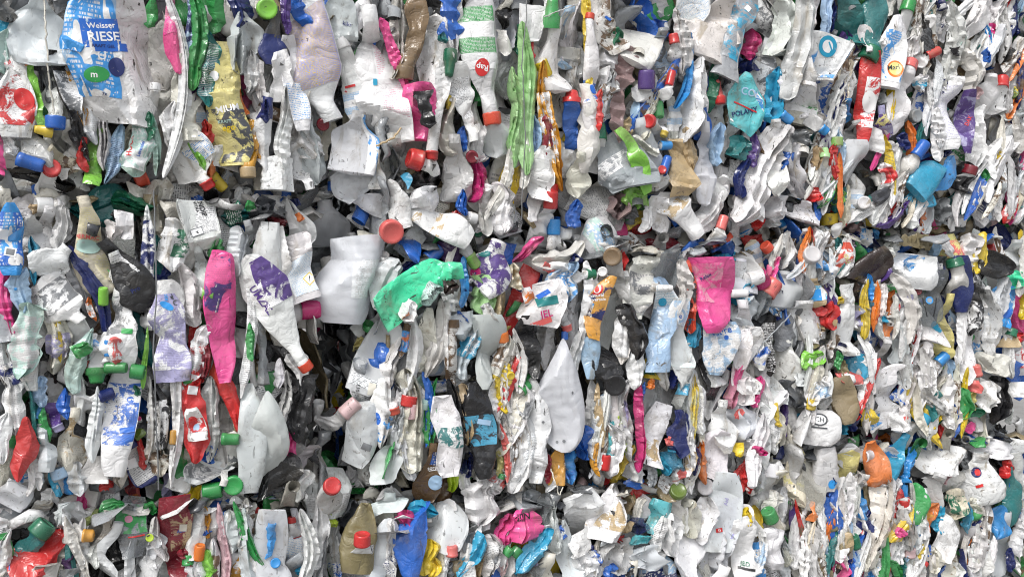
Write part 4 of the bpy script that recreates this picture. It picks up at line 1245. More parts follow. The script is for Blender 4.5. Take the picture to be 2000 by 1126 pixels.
DATA[500, 746] = """
F 60 590 70 50 250 n hurt=.4 neck=.95 h=.055 pod=1 | big pale pear shaped jug | at the right of the lower left bale
K 210 480 220 310 110 pk | hot pink square scrap behind the pear shaped jug
F 250 310 290 -10 140 k hurt=.5 bend=-.04 | black oval bottle with a grey rim
T 310 300 330 -10 70 sg hurt=.4 | grey curved bottle by the dark gap
T 140 270 170 -10 90 g | smooth grey bottle left of the black oval
K 130 700 150 430 230 k hurt=1.1 | black bag like bottle | under the pear shaped jug
F 280 530 290 390 110 g | grey crumpled bottle under the pink scrap
B 490 100 460 150 90 ye | yellow cap in the gap
T 470 140 500 10 60 ye | yellow bottle edge in the gap
K 470 190 470 150 40 re | red band under the yellow edge
C 510 190 590 110 100 pp h=.01 | translucent pale pink cap on a white collar
C 480 190 560 170 80 w | white collar of the pale pink cap
F 620 110 660 -10 130 n lab=text:n:mk:.1:.7 | milky bottle with black printed numbers
F 540 500 620 100 170 n hurt=.4 lab=x h=.01 | long milky bottle with a torn paper label | over the gap
K 590 420 620 300 90 dw | torn white paper on the long milky bottle
T 350 450 640 640 110 gr hurt=.4 bend=.07 | big green curved bottle in the gap
T 480 470 340 420 90 gr | green bottle end behind the red cap
J 420 790 440 500 240 w hurt=.5 lab=worn:w:g:.1:.5 | white round container in the gap
L 390 595 502 595 112 re h=.04 | round red screw cap with a tiny label | on the white container
F 250 740 300 550 120 w | white oval bottle beside the container
B 360 690 430 650 60 w | white pipe below the red screw cap
F 110 1100 110 690 190 n hurt=.6 | large milky bottle below the black bag
B 60 1000 90 850 80 sb neck=.6 | bright blue spray trigger on the milky bottle
L 80 1045 145 1045 60 sb | bright blue ring below the spray trigger
J 60 1126 60 1010 130 w hurt=1.2 | white crumpled film in the corner
F 300 1126 290 1040 80 cy | blue scrap at the bottom
T 270 1126 260 720 80 w | long white folded bottle
T 350 1110 350 690 90 w | white bottle leaning on the long folded one
T 390 1120 370 950 60 dw | dull white bottle foot
R 470 840 380 750 60 yl | fluorescent yellow wedge
F 470 1110 470 840 110 w lab=text:w:bl:.02:.25 | white bottle with blue letters at its foot
T 425 1126 430 900 40 mk | dark grey thin edge
F 590 1110 650 710 200 kh hurt=.5 h=.02 | khaki green bottle with a red cap
C 620 950 620 880 110 re st=0 h=.09 | red ribbed cap on the khaki bottle
K 540 830 570 710 130 dk | dark navy film behind the khaki bottle
J 760 820 780 640 190 n hurt=.5 | milky jug neck
B 770 840 700 1080 130 n neck=.85 hurt=.4 | milky funnel shaped neck
F 800 1110 790 850 90 w lab=text:w:nv:.1:.4 | white bottle with dark blue name at its foot
K 860 860 870 760 100 mg | magenta cap of a blue bottle
F 900 1080 930 750 180 bl hurt=.5 | dark royal blue bottle
T 880 730 1060 760 90 cy hurt=.5 | blue bottle lying under the brown one
F 1000 730 1030 350 150 br lab=art:nv:bl:.1:.9:-.1:1 hurt=.5 h=.02 | brown bottle with a navy printed side
T 1080 740 1110 560 80 br | brown lower flap of the bottle
T 1140 690 1145 510 65 yl | yellow green narrow bottle
F 1120 500 1090 130 140 w lab=worn:w:tl:.35:.6 hurt=.6 | white crumpled bottle with a teal band
T 1030 330 1050 40 60 gr bend=-.06 | bright green curved bottle
F 900 380 960 180 70 gr hurt=.6 | bright green crushed tube
T 1000 340 1000 200 50 gr | second green tube with a blue mark
K 1020 290 1020 220 50 sb | blue scrap on the green tube
B 800 -20 797 190 85 w cap=rd cw=62 | white narrow bottle hanging with an orange cap
B 900 -20 900 140 80 n cap=re cw=92 | milky bottle hanging with a red ring cap
C 900 130 900 215 80 pp | translucent pink cap under the red ring
B 975 -20 975 160 70 mt cap=mt cw=58 | mint translucent bottle hanging neck down
F 730 330 740 40 110 w lab=art:sb:w:.05:.6 hurt=.7 | white and blue printed bottle with droplets
T 800 260 790 190 50 mk | grey blue scrap under the orange cap
F 830 360 850 180 90 n | milky crumpled bottle left of the green tube
J 730 600 760 360 150 n hurt=.7 | white round shouldered jug
T 900 680 830 340 110 n hurt=1.0 | milky crumpled bottle in the middle
T 930 640 940 490 45 w | white narrow strip left of the brown bottle
F 680 600 660 500 70 g | grey milky bottle at the edge of the gap
F 700 680 860 660 90 n | milky rounded roll over the jug neck
F 1320 500 1290 60 170 k lab=worn:k:cy:.35:.65 hurt=.7 | black bottle with torn blue foil
T 1180 420 1130 60 70 k | black edge left of the beige strip
T 1220 310 1200 60 80 be | beige bottle squeezed between black ones
K 1220 420 1210 290 110 k | black scrap under the beige bottle
K 1230 530 1220 410 110 nv | dark blue scrap below the black bottle
T 1420 280 1400 20 70 w | white narrow bottle below the yellow edge
R 1440 150 1390 -10 60 ye | bright yellow strip
T 1450 530 1420 290 40 co bend=.05 | thin coral red strip
T 1420 540 1410 420 40 ly | pale yellow thin neck
C 1420 560 1430 530 40 gr | green cap below the pale yellow neck
K 1420 640 1400 530 110 w lab=worn:w:co:.1:.9 | white printed scrap with coral print
F 1300 840 1330 570 170 w hurt=.9 neck=.9 h=.02 | white pointed folded bottle
J 1300 880 1270 820 150 w | white fold under the pointed bottle
F 1140 960 1110 750 210 n hurt=.5 | smooth milky bottle above the coral cap
C 1140 1010 1140 950 75 co h=.03 | coral red cap under the smooth milky bottle
F 1290 930 1200 920 120 mk | dark grey bottle beside the coral cap
T 1190 1090 1300 920 90 cy hurt=.6 | teal blue bottle lying aslant
F 980 1090 1010 940 100 ye hurt=.6 | crumpled yellow bottle
K 1020 1126 1030 1030 80 ye | second yellow scrap at the bottom
K 1080 1090 1070 950 50 c | cream crumpled edge beside the yellow bottle
F 1440 920 1470 790 110 pk | hot pink flattened bottle with black lettering left half
F 1350 1126 1360 930 110 g lab=text:g:mk:.4:.9 | grey bottle with fine print
B 1380 1126 1390 1000 70 bl cap=sg cw=60 | small blue bottle with a grey cap
T 1430 1100 1440 990 45 pp | peach coloured thin bottle
C 1450 1000 1480 960 60 gr | bright green cap at the bottom
K 1140 1126 1140 1060 110 mk | dark grey scrap at the bottom
T 1300 1126 1310 1020 50 be | peach fold at the bottom
K 1220 640 1230 520 60 w | white scrap under the dark blue one
B 1310 600 1300 500 45 w | tiny white bottle with an orange dot
K 1100 740 1130 690 60 w | white scrap below the brown flap
T 920 1126 920 1030 50 w | white corner at the bottom
K 680 1126 690 1110 40 bl | dark blue scrap at the bottom
J 360 420 420 280 200 dk | dark grey film deep in the gap
K 400 220 380 60 110 db | dark crumpled film deep in the gap
"""
DATA[1000, 746] = """
F 320 410 290 -250 290 n hurt=.45 neck=.95 lab=x h=.05 pod=1 | very large milky bottle with a pointed base | at the foot of the central bale
C 60 50 110 10 75 gr | green cap beside the very large milky bottle
F 70 220 60 40 80 w lab=worn:w:mk:.1:.6 | white bottle under the green cap
F 140 570 130 60 95 w hurt=.6 | long plain white bottle
T 40 450 30 180 70 w lab=worn:w:be:.1:.9 | worn white bottle at the left edge of the long plain one
L 540 40 660 0 110 k | black round cap at the top
T 520 320 500 60 45 be | cream curved edge
F 580 270 550 100 70 lb lab=worn:lb:g:.2:.9 | light blue and grey small bottle
T 580 420 590 260 60 tq | pale turquoise wedge
F 650 380 620 180 75 yl lab=worn:yl:w:.1:.9 hurt=1.2 | yellow green wrinkled film
T 700 400 690 60 85 g | tall grey milky bottle
K 650 240 655 130 50 lv | lavender scrap
T 735 440 735 50 50 mg bend=.03 | long magenta bottle
T 760 120 770 20 30 bl | thin royal blue strip
T 800 30 820 -10 40 or_ | orange scrap at the top
F 820 430 890 180 110 w lab=worn:w:be:.05:.4 hurt=.7 | white bottle with brown stained foot
F 980 400 980 200 110 nv hurt=.35 | smooth navy blue bottle
T 1040 380 1050 20 50 ye lab=worn:ly:ye:.1:.9 | long yellow and white bottle
F 980 160 985 0 80 g mat=cl lab=worn:cy:g:.6:.95 | clear bottle with a blue neck
T 930 360 910 330 40 co | coral scrap by the navy bottle
F 980 500 920 420 130 cy hurt=1.1 mat=cl | crumpled clear blue bottle
K 900 530 880 450 60 cy | blue scrap at the foot of the bale
F 420 420 420 280 120 bl hurt=.9 | royal blue bottle under the very large milky one
F 345 600 350 430 95 sb lab=worn:bl:sb:.1:.9 hurt=1.2 | bright blue crumpled film
F 260 570 270 420 85 am hurt=.6 | amber bottle end beside the blue film
T 205 560 200 430 45 dr | maroon edge
T 460 560 440 420 100 k | black scrap between blue and amber
T 510 520 505 380 35 am | thin amber strip
C 540 510 550 420 60 re | dark red scrap
C 580 490 580 420 55 w | white rimmed red cap
R 600 520 690 390 70 ye hurt=.9 | bright yellow folded strip
F 560 570 680 530 80 ye hurt=.8 | yellow folded base
L 505 570 565 570 75 re | red round cap in the dark gap
C 440 660 490 590 80 sb | light blue cap in the dark gap
C 410 600 430 560 60 pp | translucent pink cap in the dark gap
L 460 545 500 545 40 w | white tiny cap in the dark gap
C 350 650 355 610 60 w | white clear cap in the dark gap
B 200 690 215 570 60 lc | clear dirty neck in the gap
K 720 620 720 560 100 bl hurt=.4 | royal blue smooth scrap
K 720 560 740 470 100 w | white fold over the royal blue scrap
T 810 590 820 490 50 sg | grey leaf shaped scrap
F 880 640 960 580 100 w lab=worn:w:br:.1:.9 | white bottle with brown spots lying in the gap
L 920 620 1010 620 85 ol | olive green cap end
F 1020 540 950 520 80 w lab=worn:w:co:.1:.9 | torn white label with red marks
T 1130 560 1110 370 60 or_ | narrow orange bottle
T 1060 520 1060 400 45 nv | navy narrow scrap
T 1030 520 1040 380 50 w lab=worn:w:be:.1:.9 | white dirty narrow bottle
F 1180 520 1230 320 150 w lab=x hurt=.8 | white square bottle with a yellow corner
K 1310 420 1315 360 60 ye | yellow corner scrap
F 1200 370 1220 150 120 w | white torn bottle in the right half
F 1340 310 1330 160 150 n hurt=.5 | milky smooth panel of a jug
T 1290 130 1310 -10 70 lp | pink milky bottle end
T 1410 120 1440 -10 60 pk | hot pink curved end
K 1330 200 1300 170 60 co | coral strip
T 1350 110 1370 -10 80 w | white narrow bottle between two pink ends
J 1400 450 1420 330 150 g | grey white jug at the right
T 1400 680 1420 470 80 g | grey jug handle
T 1440 650 1470 450 60 n | milky edge at the right
K 1450 420 1450 380 60 mg | magenta scrap
F 1200 990 1240 520 150 n lab=text:lv:bl:.15:.7:-.5:.6 hurt=.5 h=.02 | milky upright bottle with a lavender printed back label
T 1270 800 1310 580 80 n | milky edge right of the lavender label
F 530 880 580 590 160 w hurt=.8 lab=worn:w:be:.2:.7 | white pointed fold with dirt | at the top of the bottom bale
F 460 920 380 680 210 w hurt=.8 | white creased bottle at the top of the bottom bale
C 590 770 640 740 70 k | black ring facing out
J 650 800 640 690 130 g | grey pleated bottle beside the black ring
F 730 740 690 650 110 tn lab=worn:tn:be:.1:.9 hurt=1.3 | tan torn film
T 780 680 860 660 40 be | yellow brown strip
F 830 850 870 640 110 tq hurt=.5 | turquoise blue flattened bottle
T 690 940 820 900 50 tq | turquoise lower edge
T 850 950 890 790 60 w lab=text:w:mk:.1:.9 | white thin panel with print
K 740 870 740 800 100 nv mat=cl | clear navy bottle
R 600 860 710 810 50 be | curled beige ring
K 640 930 630 900 60 re | red scrap in the turquoise corner
F 560 930 570 820 90 n | milky bottle below the black ring
F 640 1090 620 950 190 g hurt=.5 | grey milky panel
F 790 1110 780 950 200 n hurt=.4 h=.02 | smooth white pear shaped base
F 950 980 940 800 120 w | white bottle with beaded edges
F 990 840 1010 660 70 w | narrow creased white bottle
F 1050 860 1060 640 110 lc hurt=.6 | cream creased bottle
F 1110 890 1140 640 120 w hurt=.8 | white bottle with many creases
F 1060 1126 1080 890 150 w hurt=1.1 | white bottle folded like cloth
L 1075 605 1170 605 75 sv mat=cl | clear round cap
T 1370 820 1370 740 50 ye | yellow handle left side
T 1450 910 1420 750 45 ye bend=.05 | yellow hooked handle
F 1410 880 1400 780 70 w | white bottle inside the yellow handle
F 1290 880 1330 730 110 w | white folded shoulder near the yellow handle
F 1230 1080 1240 900 120 n | milky bottle below the lavender label
F 1380 1126 1330 850 120 w lab=x | white leaning bottle with a black band
T 1370 1110 1440 900 50 g lab=worn:lb:w:.1:.9 | grey bottle with blue print at the right
F 1440 1126 1420 960 60 sb lab=worn:w:sb:.1:.9 | blue printed edge at the lower right
F 60 940 70 730 170 pk hurt=.5 h=.03 | hot pink square bottle with black lettering
F 130 900 200 690 110 mk mat=cl | clear dark bottle beside the pink square one
T 60 1060 190 870 110 cy hurt=.6 | cyan blue clear bottle lying aslant
C 10 1010 50 960 70 gr | bright green cap end at the lower left
T 30 1110 40 1060 60 cy | cyan scrap at the lower left
F 150 1110 170 970 110 sg mat=cl | clear grey bottle at the bottom
K 130 1050 140 980 60 lv | lavender scrap at the bottom
T 260 950 250 700 80 w | white long edge in the bottom bale
F 220 960 200 850 70 w | white flap in the bottom bale
K 300 900 300 840 50 bl | royal blue oval scrap
F 330 1126 330 860 120 n | milky bottle at the bottom
U 430 1000 390 880 130 w hurt=.5 | white crumpled cup at the bottom
F 420 1126 420 1000 130 w | white creased base at the bottom
T 500 1050 470 960 60 nv lab=worn:w:bl:.1:.9 | white and blue oval edge
K 570 1126 580 1060 60 bl | royal blue scrap at the bottom
F 500 1120 500 1000 90 w | white oval bottle at the bottom
T 690 1126 680 1060 50 k lab=worn:k:sb:.1:.9 | black and blue printed scrap
K 60 700 30 640 100 w | dirty white scrap in the gap at the left
K 90 640 110 570 120 w | white fold in the gap at the left
K 0 680 20 600 80 g | grey fold at the left
"""
DATA[1500, 746] = """
F 460 200 440 10 140 tn hurt=.4 | tan brown square bottle
F 290 370 300 160 215 w lab=x hurt=.45 h=.02 | rounded white bottle with a dark round emblem
F 170 120 190 -10 160 dk hurt=.6 | dark grey film beside the white scrap
K 300 90 310 10 100 w lab=worn:w:lb:.1:.9 | white scrap with pale blue paper
F 330 140 330 60 90 g | grey milky bottle under the pale blue paper
C 255 155 255 90 50 ye | yellow cap at the left
T 70 240 60 140 35 ye | thin yellow edge
T 100 290 100 120 40 pu | dark purple edge
F 40 340 60 190 80 lc | cream folded bottle at the left
T 150 330 160 180 50 k | black edge left of the rounded white bottle
T 170 250 180 190 35 cy | blue thin strip
K 60 100 70 -10 110 w | white bottle end at the left
F 600 160 590 0 90 k hurt=.8 | black hollow bag
F 700 230 680 -10 130 w hurt=.8 | white bag like bottle right of the black hollow
K 580 240 570 140 80 ye hurt=1.2 | crumpled bright yellow scrap
F 630 260 600 210 90 w lab=worn:w:sb:.1:.9 | white scrap with blue splash
K 430 290 450 230 110 cy | turquoise blue scrap
K 510 270 520 190 60 nv | navy scrap beside the turquoise one
F 770 270 800 160 140 w lab=worn:w:g:.1:.7 | white bottle with red and grey letters
K 790 120 780 50 60 bl lab=worn:w:bl:.1:.9 | blue and white scrap
F 960 200 970 60 110 tl hurt=.5 | dark teal smooth bottle
C 890 250 930 190 80 cy | blue end below the teal bottle
K 1000 215 1010 140 60 ye | yellow round scrap beside the teal bottle
T 1060 230 1060 0 70 w | white cloudy bottle
K 1130 190 1130 60 80 gr hurt=.6 | bright green folded bottle
T 1190 150 1190 60 50 ly | pale yellow edge beside the green fold
T 980 250 1260 180 70 dg hurt=.8 | long dark green film lying across
K 1140 270 1230 240 60 pk | hot pink scrap under the green film
K 1170 40 1180 -10 90 co | brownish red bottle end
F 1290 150 1290 20 110 w | white bottle end near the edge
T 1330 270 1370 20 90 k hurt=1.2 | black film at the bale's right end
J 1440 90 1440 0 110 w | white jug base at the right edge
T 1400 220 1390 100 40 g | grey edge at the bale end
K 1300 270 1390 260 60 k | black scrap at the foot of the bale end
K 30 410 200 370 90 nv | navy blue bottle lying in the gap
B 60 640 40 470 130 n cap=w cw=110 neck=.7 | milky bottle with an open white neck
C 20 560 30 480 110 w | white threaded neck ring
T 120 520 110 430 50 nv | navy edge behind the open neck
F 160 660 200 410 110 c lab=worn:c:ly:.3:.9 hurt=1.0 | cream crumpled bottle with yellow print
F 350 600 340 420 140 g hurt=.5 | smooth grey milky panel in the bottom right bale
F 260 700 270 490 150 lc hurt=.8 mat=cl | clear dirty bottle with a muddy base
J 430 430 490 330 140 w | white crumpled bottle near the top
L 440 400 520 400 70 w | small white cap in the crumpled bottle
F 460 570 500 430 170 ly lab=worn:ly:w:.2:.9 hurt=1.0 | pale yellow and white wrinkled bottle
F 640 570 610 330 120 or_ hurt=.7 | bright orange crumpled bottle
K 700 370 690 310 90 or_ | orange top behind the white label
F 690 470 700 370 100 w lab=worn:w:sb:.3:.7 h=.02 depth=.02 | white label on the orange bottle
C 570 430 625 420 90 w | white cap at the left of the orange bottle
F 700 560 810 300 110 cy hurt=.5 h=.02 | bright blue bottle lying aslant beside the orange one
T 810 530 840 400 45 sb | bright blue second edge
K 570 330 640 310 50 mg | magenta rim above the orange bottle
B 620 590 530 560 90 g neck=.8 | grey ribbed neck below the orange bottle
F 1000 540 1020 360 220 w hurt=.9 h=.01 | white crumpled sheet like bottle
K 900 400 920 360 60 sb | bright blue scrap left of the white sheet
T 1140 480 1130 360 50 mk | dark ring edge
F 1030 580 1040 520 60 pp | peach label on clear plastic
F 960 680 1000 560 160 g hurt=.6 | grey milky crumpled bottle
F 1090 770 1100 640 90 c lab=worn:c:dg:.1:.9 | cream bottle with green and red print
J 1290 480 1260 290 180 w | white jug shoulder on top of the bottom right bale
F 1240 680 1250 460 190 w lab=x hurt=.6 | white bottle with a red and blue emblem
J 1400 450 1420 320 120 w | white bag at the right edge
F 1410 790 1400 540 90 tl hurt=.4 | dark teal blue curved bottle
K 1380 540 1390 460 60 re | red bent tip of the teal blue bottle
F 1330 880 1350 740 90 sb hurt=.5 | bright blue bottle end
F 1370 1090 1380 810 140 n hurt=.4 | milky translucent tall bottle
T 1160 850 1165 720 45 cy | cyan narrow edge
T 1220 790 1210 690 60 lc | dull cream bottle
K 1240 850 1240 780 110 nv | dark film beside the milky tall bottle
F 1000 990 1040 760 110 w lab=worn:w:g:.1:.6 | dull white speckled bottle
K 1010 860 1010 740 60 cy | blue flat scrap above the speckled bottle
T 900 930 980 740 70 or_ lab=worn:or_:am:.2:.8 | orange bottle standing aslant
R 870 1010 890 930 50 ye | bright yellow scrap
T 930 1000 940 950 25 bl | blue strip beside the yellow scrap
C 910 1060 925 1040 35 re | red small scrap
F 860 790 850 630 110 gr hurt=.7 | bright green crushed bottle
K 800 560 830 580 70 sb | bright blue crumpled corner
K 740 760 770 640 70 re lab=worn:re:w:.1:.6 | red and white bottle end
C 810 720 800 680 60 re | red scrap beside the green bottle
T 830 940 820 720 80 g | grey smooth bottle below the green one
F 690 900 690 800 140 be hurt=.5 | beige square carton
K 780 890 780 850 60 pk | hot pink scrap on the beige carton
K 890 880 890 820 50 mg | dull magenta scrap
F 570 900 590 770 130 nv hurt=.5 | dark navy bottle
K 540 770 570 690 120 sb hurt=.6 | bright blue star shaped cap
F 510 860 470 690 90 w | white folded narrow bottle
F 390 870 390 660 100 bl hurt=.4 | slate blue flat bottle
F 370 650 380 560 100 nv lab=worn:nv:sb:.1:.9 | navy printed label piece
T 310 830 310 720 60 w | white edge with a dark outline
K 260 790 270 710 45 or_ | orange scrap in dirty film
F 220 780 210 720 60 br | dirty brown film
C 40 810 10 750 90 gr | bright green cap at the left
F 20 880 30 790 80 w | white neck under the green cap
F 30 1060 30 880 120 w hurt=.4 | smooth white bottle at the lower left
K 100 1060 90 980 90 lc mat=cl | clear film at the lower left
T 210 1110 220 890 70 w | white bottle with a thin dark stripe
T 270 1090 280 880 60 g | milky bottle with a dark stripe
F 430 990 390 870 160 kh lab=worn:kh:be:.2:.8 | khaki gold printed bottle
C 520 960 500 890 60 dg | dark green crumpled scrap
T 340 1126 330 950 60 lb | pale blue bottle at the foot
K 430 1126 430 1020 90 pk | hot pink bottle at the foot
T 490 1126 490 1040 70 nv | navy edge at the foot
T 540 1126 530 1020 50 dr | dark red edge at the foot
T 560 1080 560 980 60 lc | dull cream tube
F 640 1060 640 960 120 k hurt=1.2 | black film with a pink speck
F 620 1126 620 1070 100 w | white scrap at the foot
T 760 1030 780 930 60 w | white pointed strip
C 830 1010 830 960 60 pp | peach bottle end
F 740 1110 740 990 80 gr | green bottle at the foot
F 830 1110 835 1010 60 gr | second green bottle at the foot
T 780 1126 780 1050 60 tl | teal edge at the foot
F 960 1090 970 980 110 lc | translucent dirty bottle
F 1060 1100 1090 850 90 lc lab=worn:lc:tn:.1:.9 hurt=1.2 | muddy cream crumpled bottle
F 1190 1080 1170 880 90 g | grey translucent bottle
F 1260 1080 1240 880 90 g | second grey translucent bottle
T 1410 1080 1410 980 40 nv | navy edge near the right
F 1460 980 1460 820 60 w | white bottle at the right edge
T 1100 1126 1110 1060 50 w | white foot
F 1460 640 1440 450 70 g | grey white bottle beyond the teal blue one
F 120 700 130 680 40 gr | green scrap under the cream bottle
K 140 740 140 690 50 bl lab=worn:bl:re:.1:.9 | red and blue scrap
T 760 620 720 520 70 w | white folded bottle near the blue one
T 680 720 670 610 90 g | grey dirty crumpled film
K 870 600 880 560 80 k | black hollow between bottles
"""  # the black hollow between bottles is a black scrap standing in for shade
FORWARD_TXT = 'bright blue bottle wrapped in wrinkled lavender film;small navy scrap;teal edge over the dark green cap;red wedge between white bottles;dark red edge behind the amber bottle;white tip in the fold;small white neck hanging beside the teal bottle;blue tip under the pink tube;black scrap by the grey bottle;black hollow scrap at the right edge;faded red label scrap;green wedge of plastic;blue cap behind the white scrap;dark green edge right of the barcode edge;white tube beside the tan film;crumpled yellow foil like wrapper;white lower lip under the green caps;white oval end;tiny white shred at the bottom edge;torn white paper on the long milky bottle;bright blue spray trigger on the milky bottle;dark grey thin edge;white corner at the bottom;dark blue scrap at the bottom;thin amber strip;magenta scrap;milky edge right of the lavender label;yellow handle left side;white scrap with pale blue paper;thin yellow edge;bright blue scrap left of the white sheet;grey smooth bottle below the green one;hot pink scrap on the beige carton'
# ------------------------------------------------------------------ ground and the dark inside of the bales
def tag(o, label=None, cat=None, group=None, kind=None):
    if label: o['label'] = label
    if cat: o['category'] = cat
    if group: o['group'] = group
    if kind: o['kind'] = kind
    return o
def build_ground():
    m, nt, out = new_mat("yard_concrete")
    tc = nt.nodes.new("ShaderNodeTexCoord")
    n = noise(nt, tc.outputs['Object'], 3.0, 8, .65); n2 = noise(nt, tc.outputs['Object'], 60, 3, .6)
    c = mixc(nt, ramp(nt, n, .35, .7), (.20, .195, .185, 1), (.30, .295, .285, 1))
    c = mixc(nt, ramp(nt, n2, .5, .7, 0, .5), c, (.12, .115, .11, 1))
    p = nt.nodes.new("ShaderNodeBsdfPrincipled"); nt.links.new(c, p.inputs['Base Color']); p.inputs['Roughness'].default_value = .85
    b = nt.nodes.new("ShaderNodeBump"); b.inputs['Strength'].default_value = .4; b.inputs['Distance'].default_value = .01
    nt.links.new(n2, b.inputs['Height']); nt.links.new(b.outputs[0], p.inputs['Normal'])
    nt.links.new(p.outputs[0], out.inputs[0])
    n = 40
    g = np.linspace(-1, 1, n + 1); g = np.sign(g) * np.abs(g) ** 3 * 200
    gx, gy = np.meshgrid(g, g, indexing='ij')
    V = np.stack([gx, gy, np.zeros_like(gx)], -1).reshape(-1, 3)
    tag(obj_of('ground', mesh_of('ground', V, quads(n + 1, n + 1, False), m), Matrix.Identity(4)), kind='structure')
build_ground()

# bales: s0, s1 along the wall, z0, z1 above the camera
ZG = -CAMH
BALES = [('A', -2.2, s_of(636), .270, 1.25), ('A', -2.2, s_of(636), -.540, .250), ('A', -2.2, s_of(636), ZG, -.556),
         ('B', s_of(742), s_of(1535), .178, 1.25), ('B', s_of(742), s_of(1535), -.632, .160), ('B', s_of(742), s_of(1535), ZG, -.648),
         ('C', s_of(1556), 2.55, .240, 1.45), ('C', s_of(1556), 2.18, -.574, .224), ('C', s_of(1556), 2.50, ZG, -.590)]
def bale_edge(s, z, b):
    """how far the bale's rounded rim falls back behind its face at (s, z)"""
    d = np.minimum(np.minimum(s - b[1], b[2] - s), np.minimum(z - b[3], b[4] - z))
    return .07 * np.clip(1 - d / .09, 0, 2.0) ** 2

# where the photo is recessed: gaps between bales (photo pixels) -> metres behind the face
LINES = {'A': (366, 968), 'B': (457, 962), 'C': (447, 856)}
SEAM = {'A': (.075, .045), 'B': (.08, .045), 'C': (.09, .085)}
def seams(px):
    """the ragged joints between the rows of bales at this place: (photo y, depth)"""
    c = column_of(px)
    w = 13 * math.sin(px / 67.0) + 8 * math.sin(px / 29.0 + 1) + 5 * math.sin(px / 13.0)
    return [(y + w * (.6 if k == 0 else 1.2), d) for k, (y, d) in enumerate(zip(LINES[c], SEAM[c]))]
def column_of(px):
    return 'A' if px < 640 else 'B' if px < 1545 else 'C'
def recess(px, py):
    r = 0.0
    if 590 < px < 760:
        t = max(0.0, 1 - abs(px - 668) / 85.0)
        r = max(r, (.06 if py < 360 else .17 if py < 960 else .10) * t)
    for y, dp in seams(px):
        r = max(r, dp * math.exp(-((py - y) / 14.0) ** 2) + .045 * max(0.0, 1 - abs(py - y) / 95.0) ** 2)
    if 600 < px < 705 and 590 < py < 900: r = max(r, .40)
    elif 595 < px < 690 and 385 < py < 600: r = max(r, .20)
    if py > 380: r = max(r, .06 * math.exp(-((px - 1545) / 20.0) ** 2))
    return r

def in_gap(px, py):
    """the dark clefts of the photo, where nothing is packed"""
    if 585 < px < 700 and 600 < py < 860: return True
    if 640 < px < 720 and 830 < py < 880: return True
    if abs(px - 1545) < 14 and (640 < py < 800 or 970 < py < 1090): return True
    if px > 1960 and 745 < py < 856: return True
    return any(abs(py - y) < 5 for y, dp in seams(px))
NOUNS = [('wrapper', 'plastic_wrapper', 'wrapper'), ('film', 'plastic_film', 'film'), ('foil', 'foil_pouch', 'foil'), ('cap', 'bottle_cap', 'bottle cap'), ('caps', 'bottle_cap', 'bottle cap'), ('lid', 'screw_lid', 'screw lid'),
         ('cup', 'plastic_cup', 'cup'), ('tub', 'plastic_tub', 'tub'), ('jug', 'plastic_jug', 'jug'), ('tube', 'plastic_tube', 'tube'), ('container', 'plastic_jug', 'jug'), ('pouch', 'plastic_pouch', 'pouch'),
         ('carton', 'drinks_carton', 'carton'), ('bag', 'plastic_bag', 'bag'), ('scrap', 'plastic_scrap', 'plastic scrap'), ('strip', 'plastic_strip', 'plastic strip'), ('neck', 'bottle_neck_piece', 'bottle neck'),
         ('sheet', 'plastic_sheet', 'plastic sheet'), ('panel', 'flattened_bottle', 'bottle'), ('edge', 'crushed_container', 'container'), ('fold', 'folded_plastic', 'folded plastic'), ('flap', 'folded_plastic', 'folded plastic'),
         ('bottle', None, 'bottle'), ('bottles', None, 'bottle'), ('label', 'loose_label', 'label'), ('paper', 'loose_paper', 'paper'), ('piece', 'plastic_scrap', 'plastic scrap')]
def noun_of(short, kind):
    ws = short.replace(',', ' ').split()
    cut = len(ws)
    for i, w in enumerate(ws):
        if i and w in ('beside', 'behind', 'below', 'under', 'above', 'at', 'in', 'on', 'with', 'near', 'hanging', 'by', 'over', 'between', 'lying', 'printed', 'squeezed', 'of', 'left', 'right', 'across', 'from', 'pointing', 'wrapped', 'running', 'stained', 'cut', 'the', 'deep', 'facing', 'slanting', 'sticking', 'standing', 'pressed', 'leaning', 'covered', 'shaped', 'broken', 'like', 'seen', 'half', 'to'):
            cut = i; break
    head = ws[:cut] or ws
    for w in reversed(head):
        for n, name, cat in NOUNS:
            if w == n: return name, cat
    for n, name, cat in NOUNS:
        if n in ws and n not in ('label', 'paper'): return name, cat
    return None, None
KNAME = dict(B=('round_bottle', 'bottle'), F=('flat_bottle', 'bottle'), J=('plastic_jug', 'jug'), T=('slim_bottle', 'bottle'), U=('plastic_cup', 'cup'), K=('plastic_scrap', 'plastic scrap'),
             S=('plastic_film', 'film'), R=('plastic_strip', 'plastic strip'), C=('bottle_cap', 'bottle cap'), L=('screw_lid', 'screw lid'), P=('spray_bottle', 'bottle'))
MILKY = ('n',)
THINGS = []           # dicts: obj, short, label, px, py

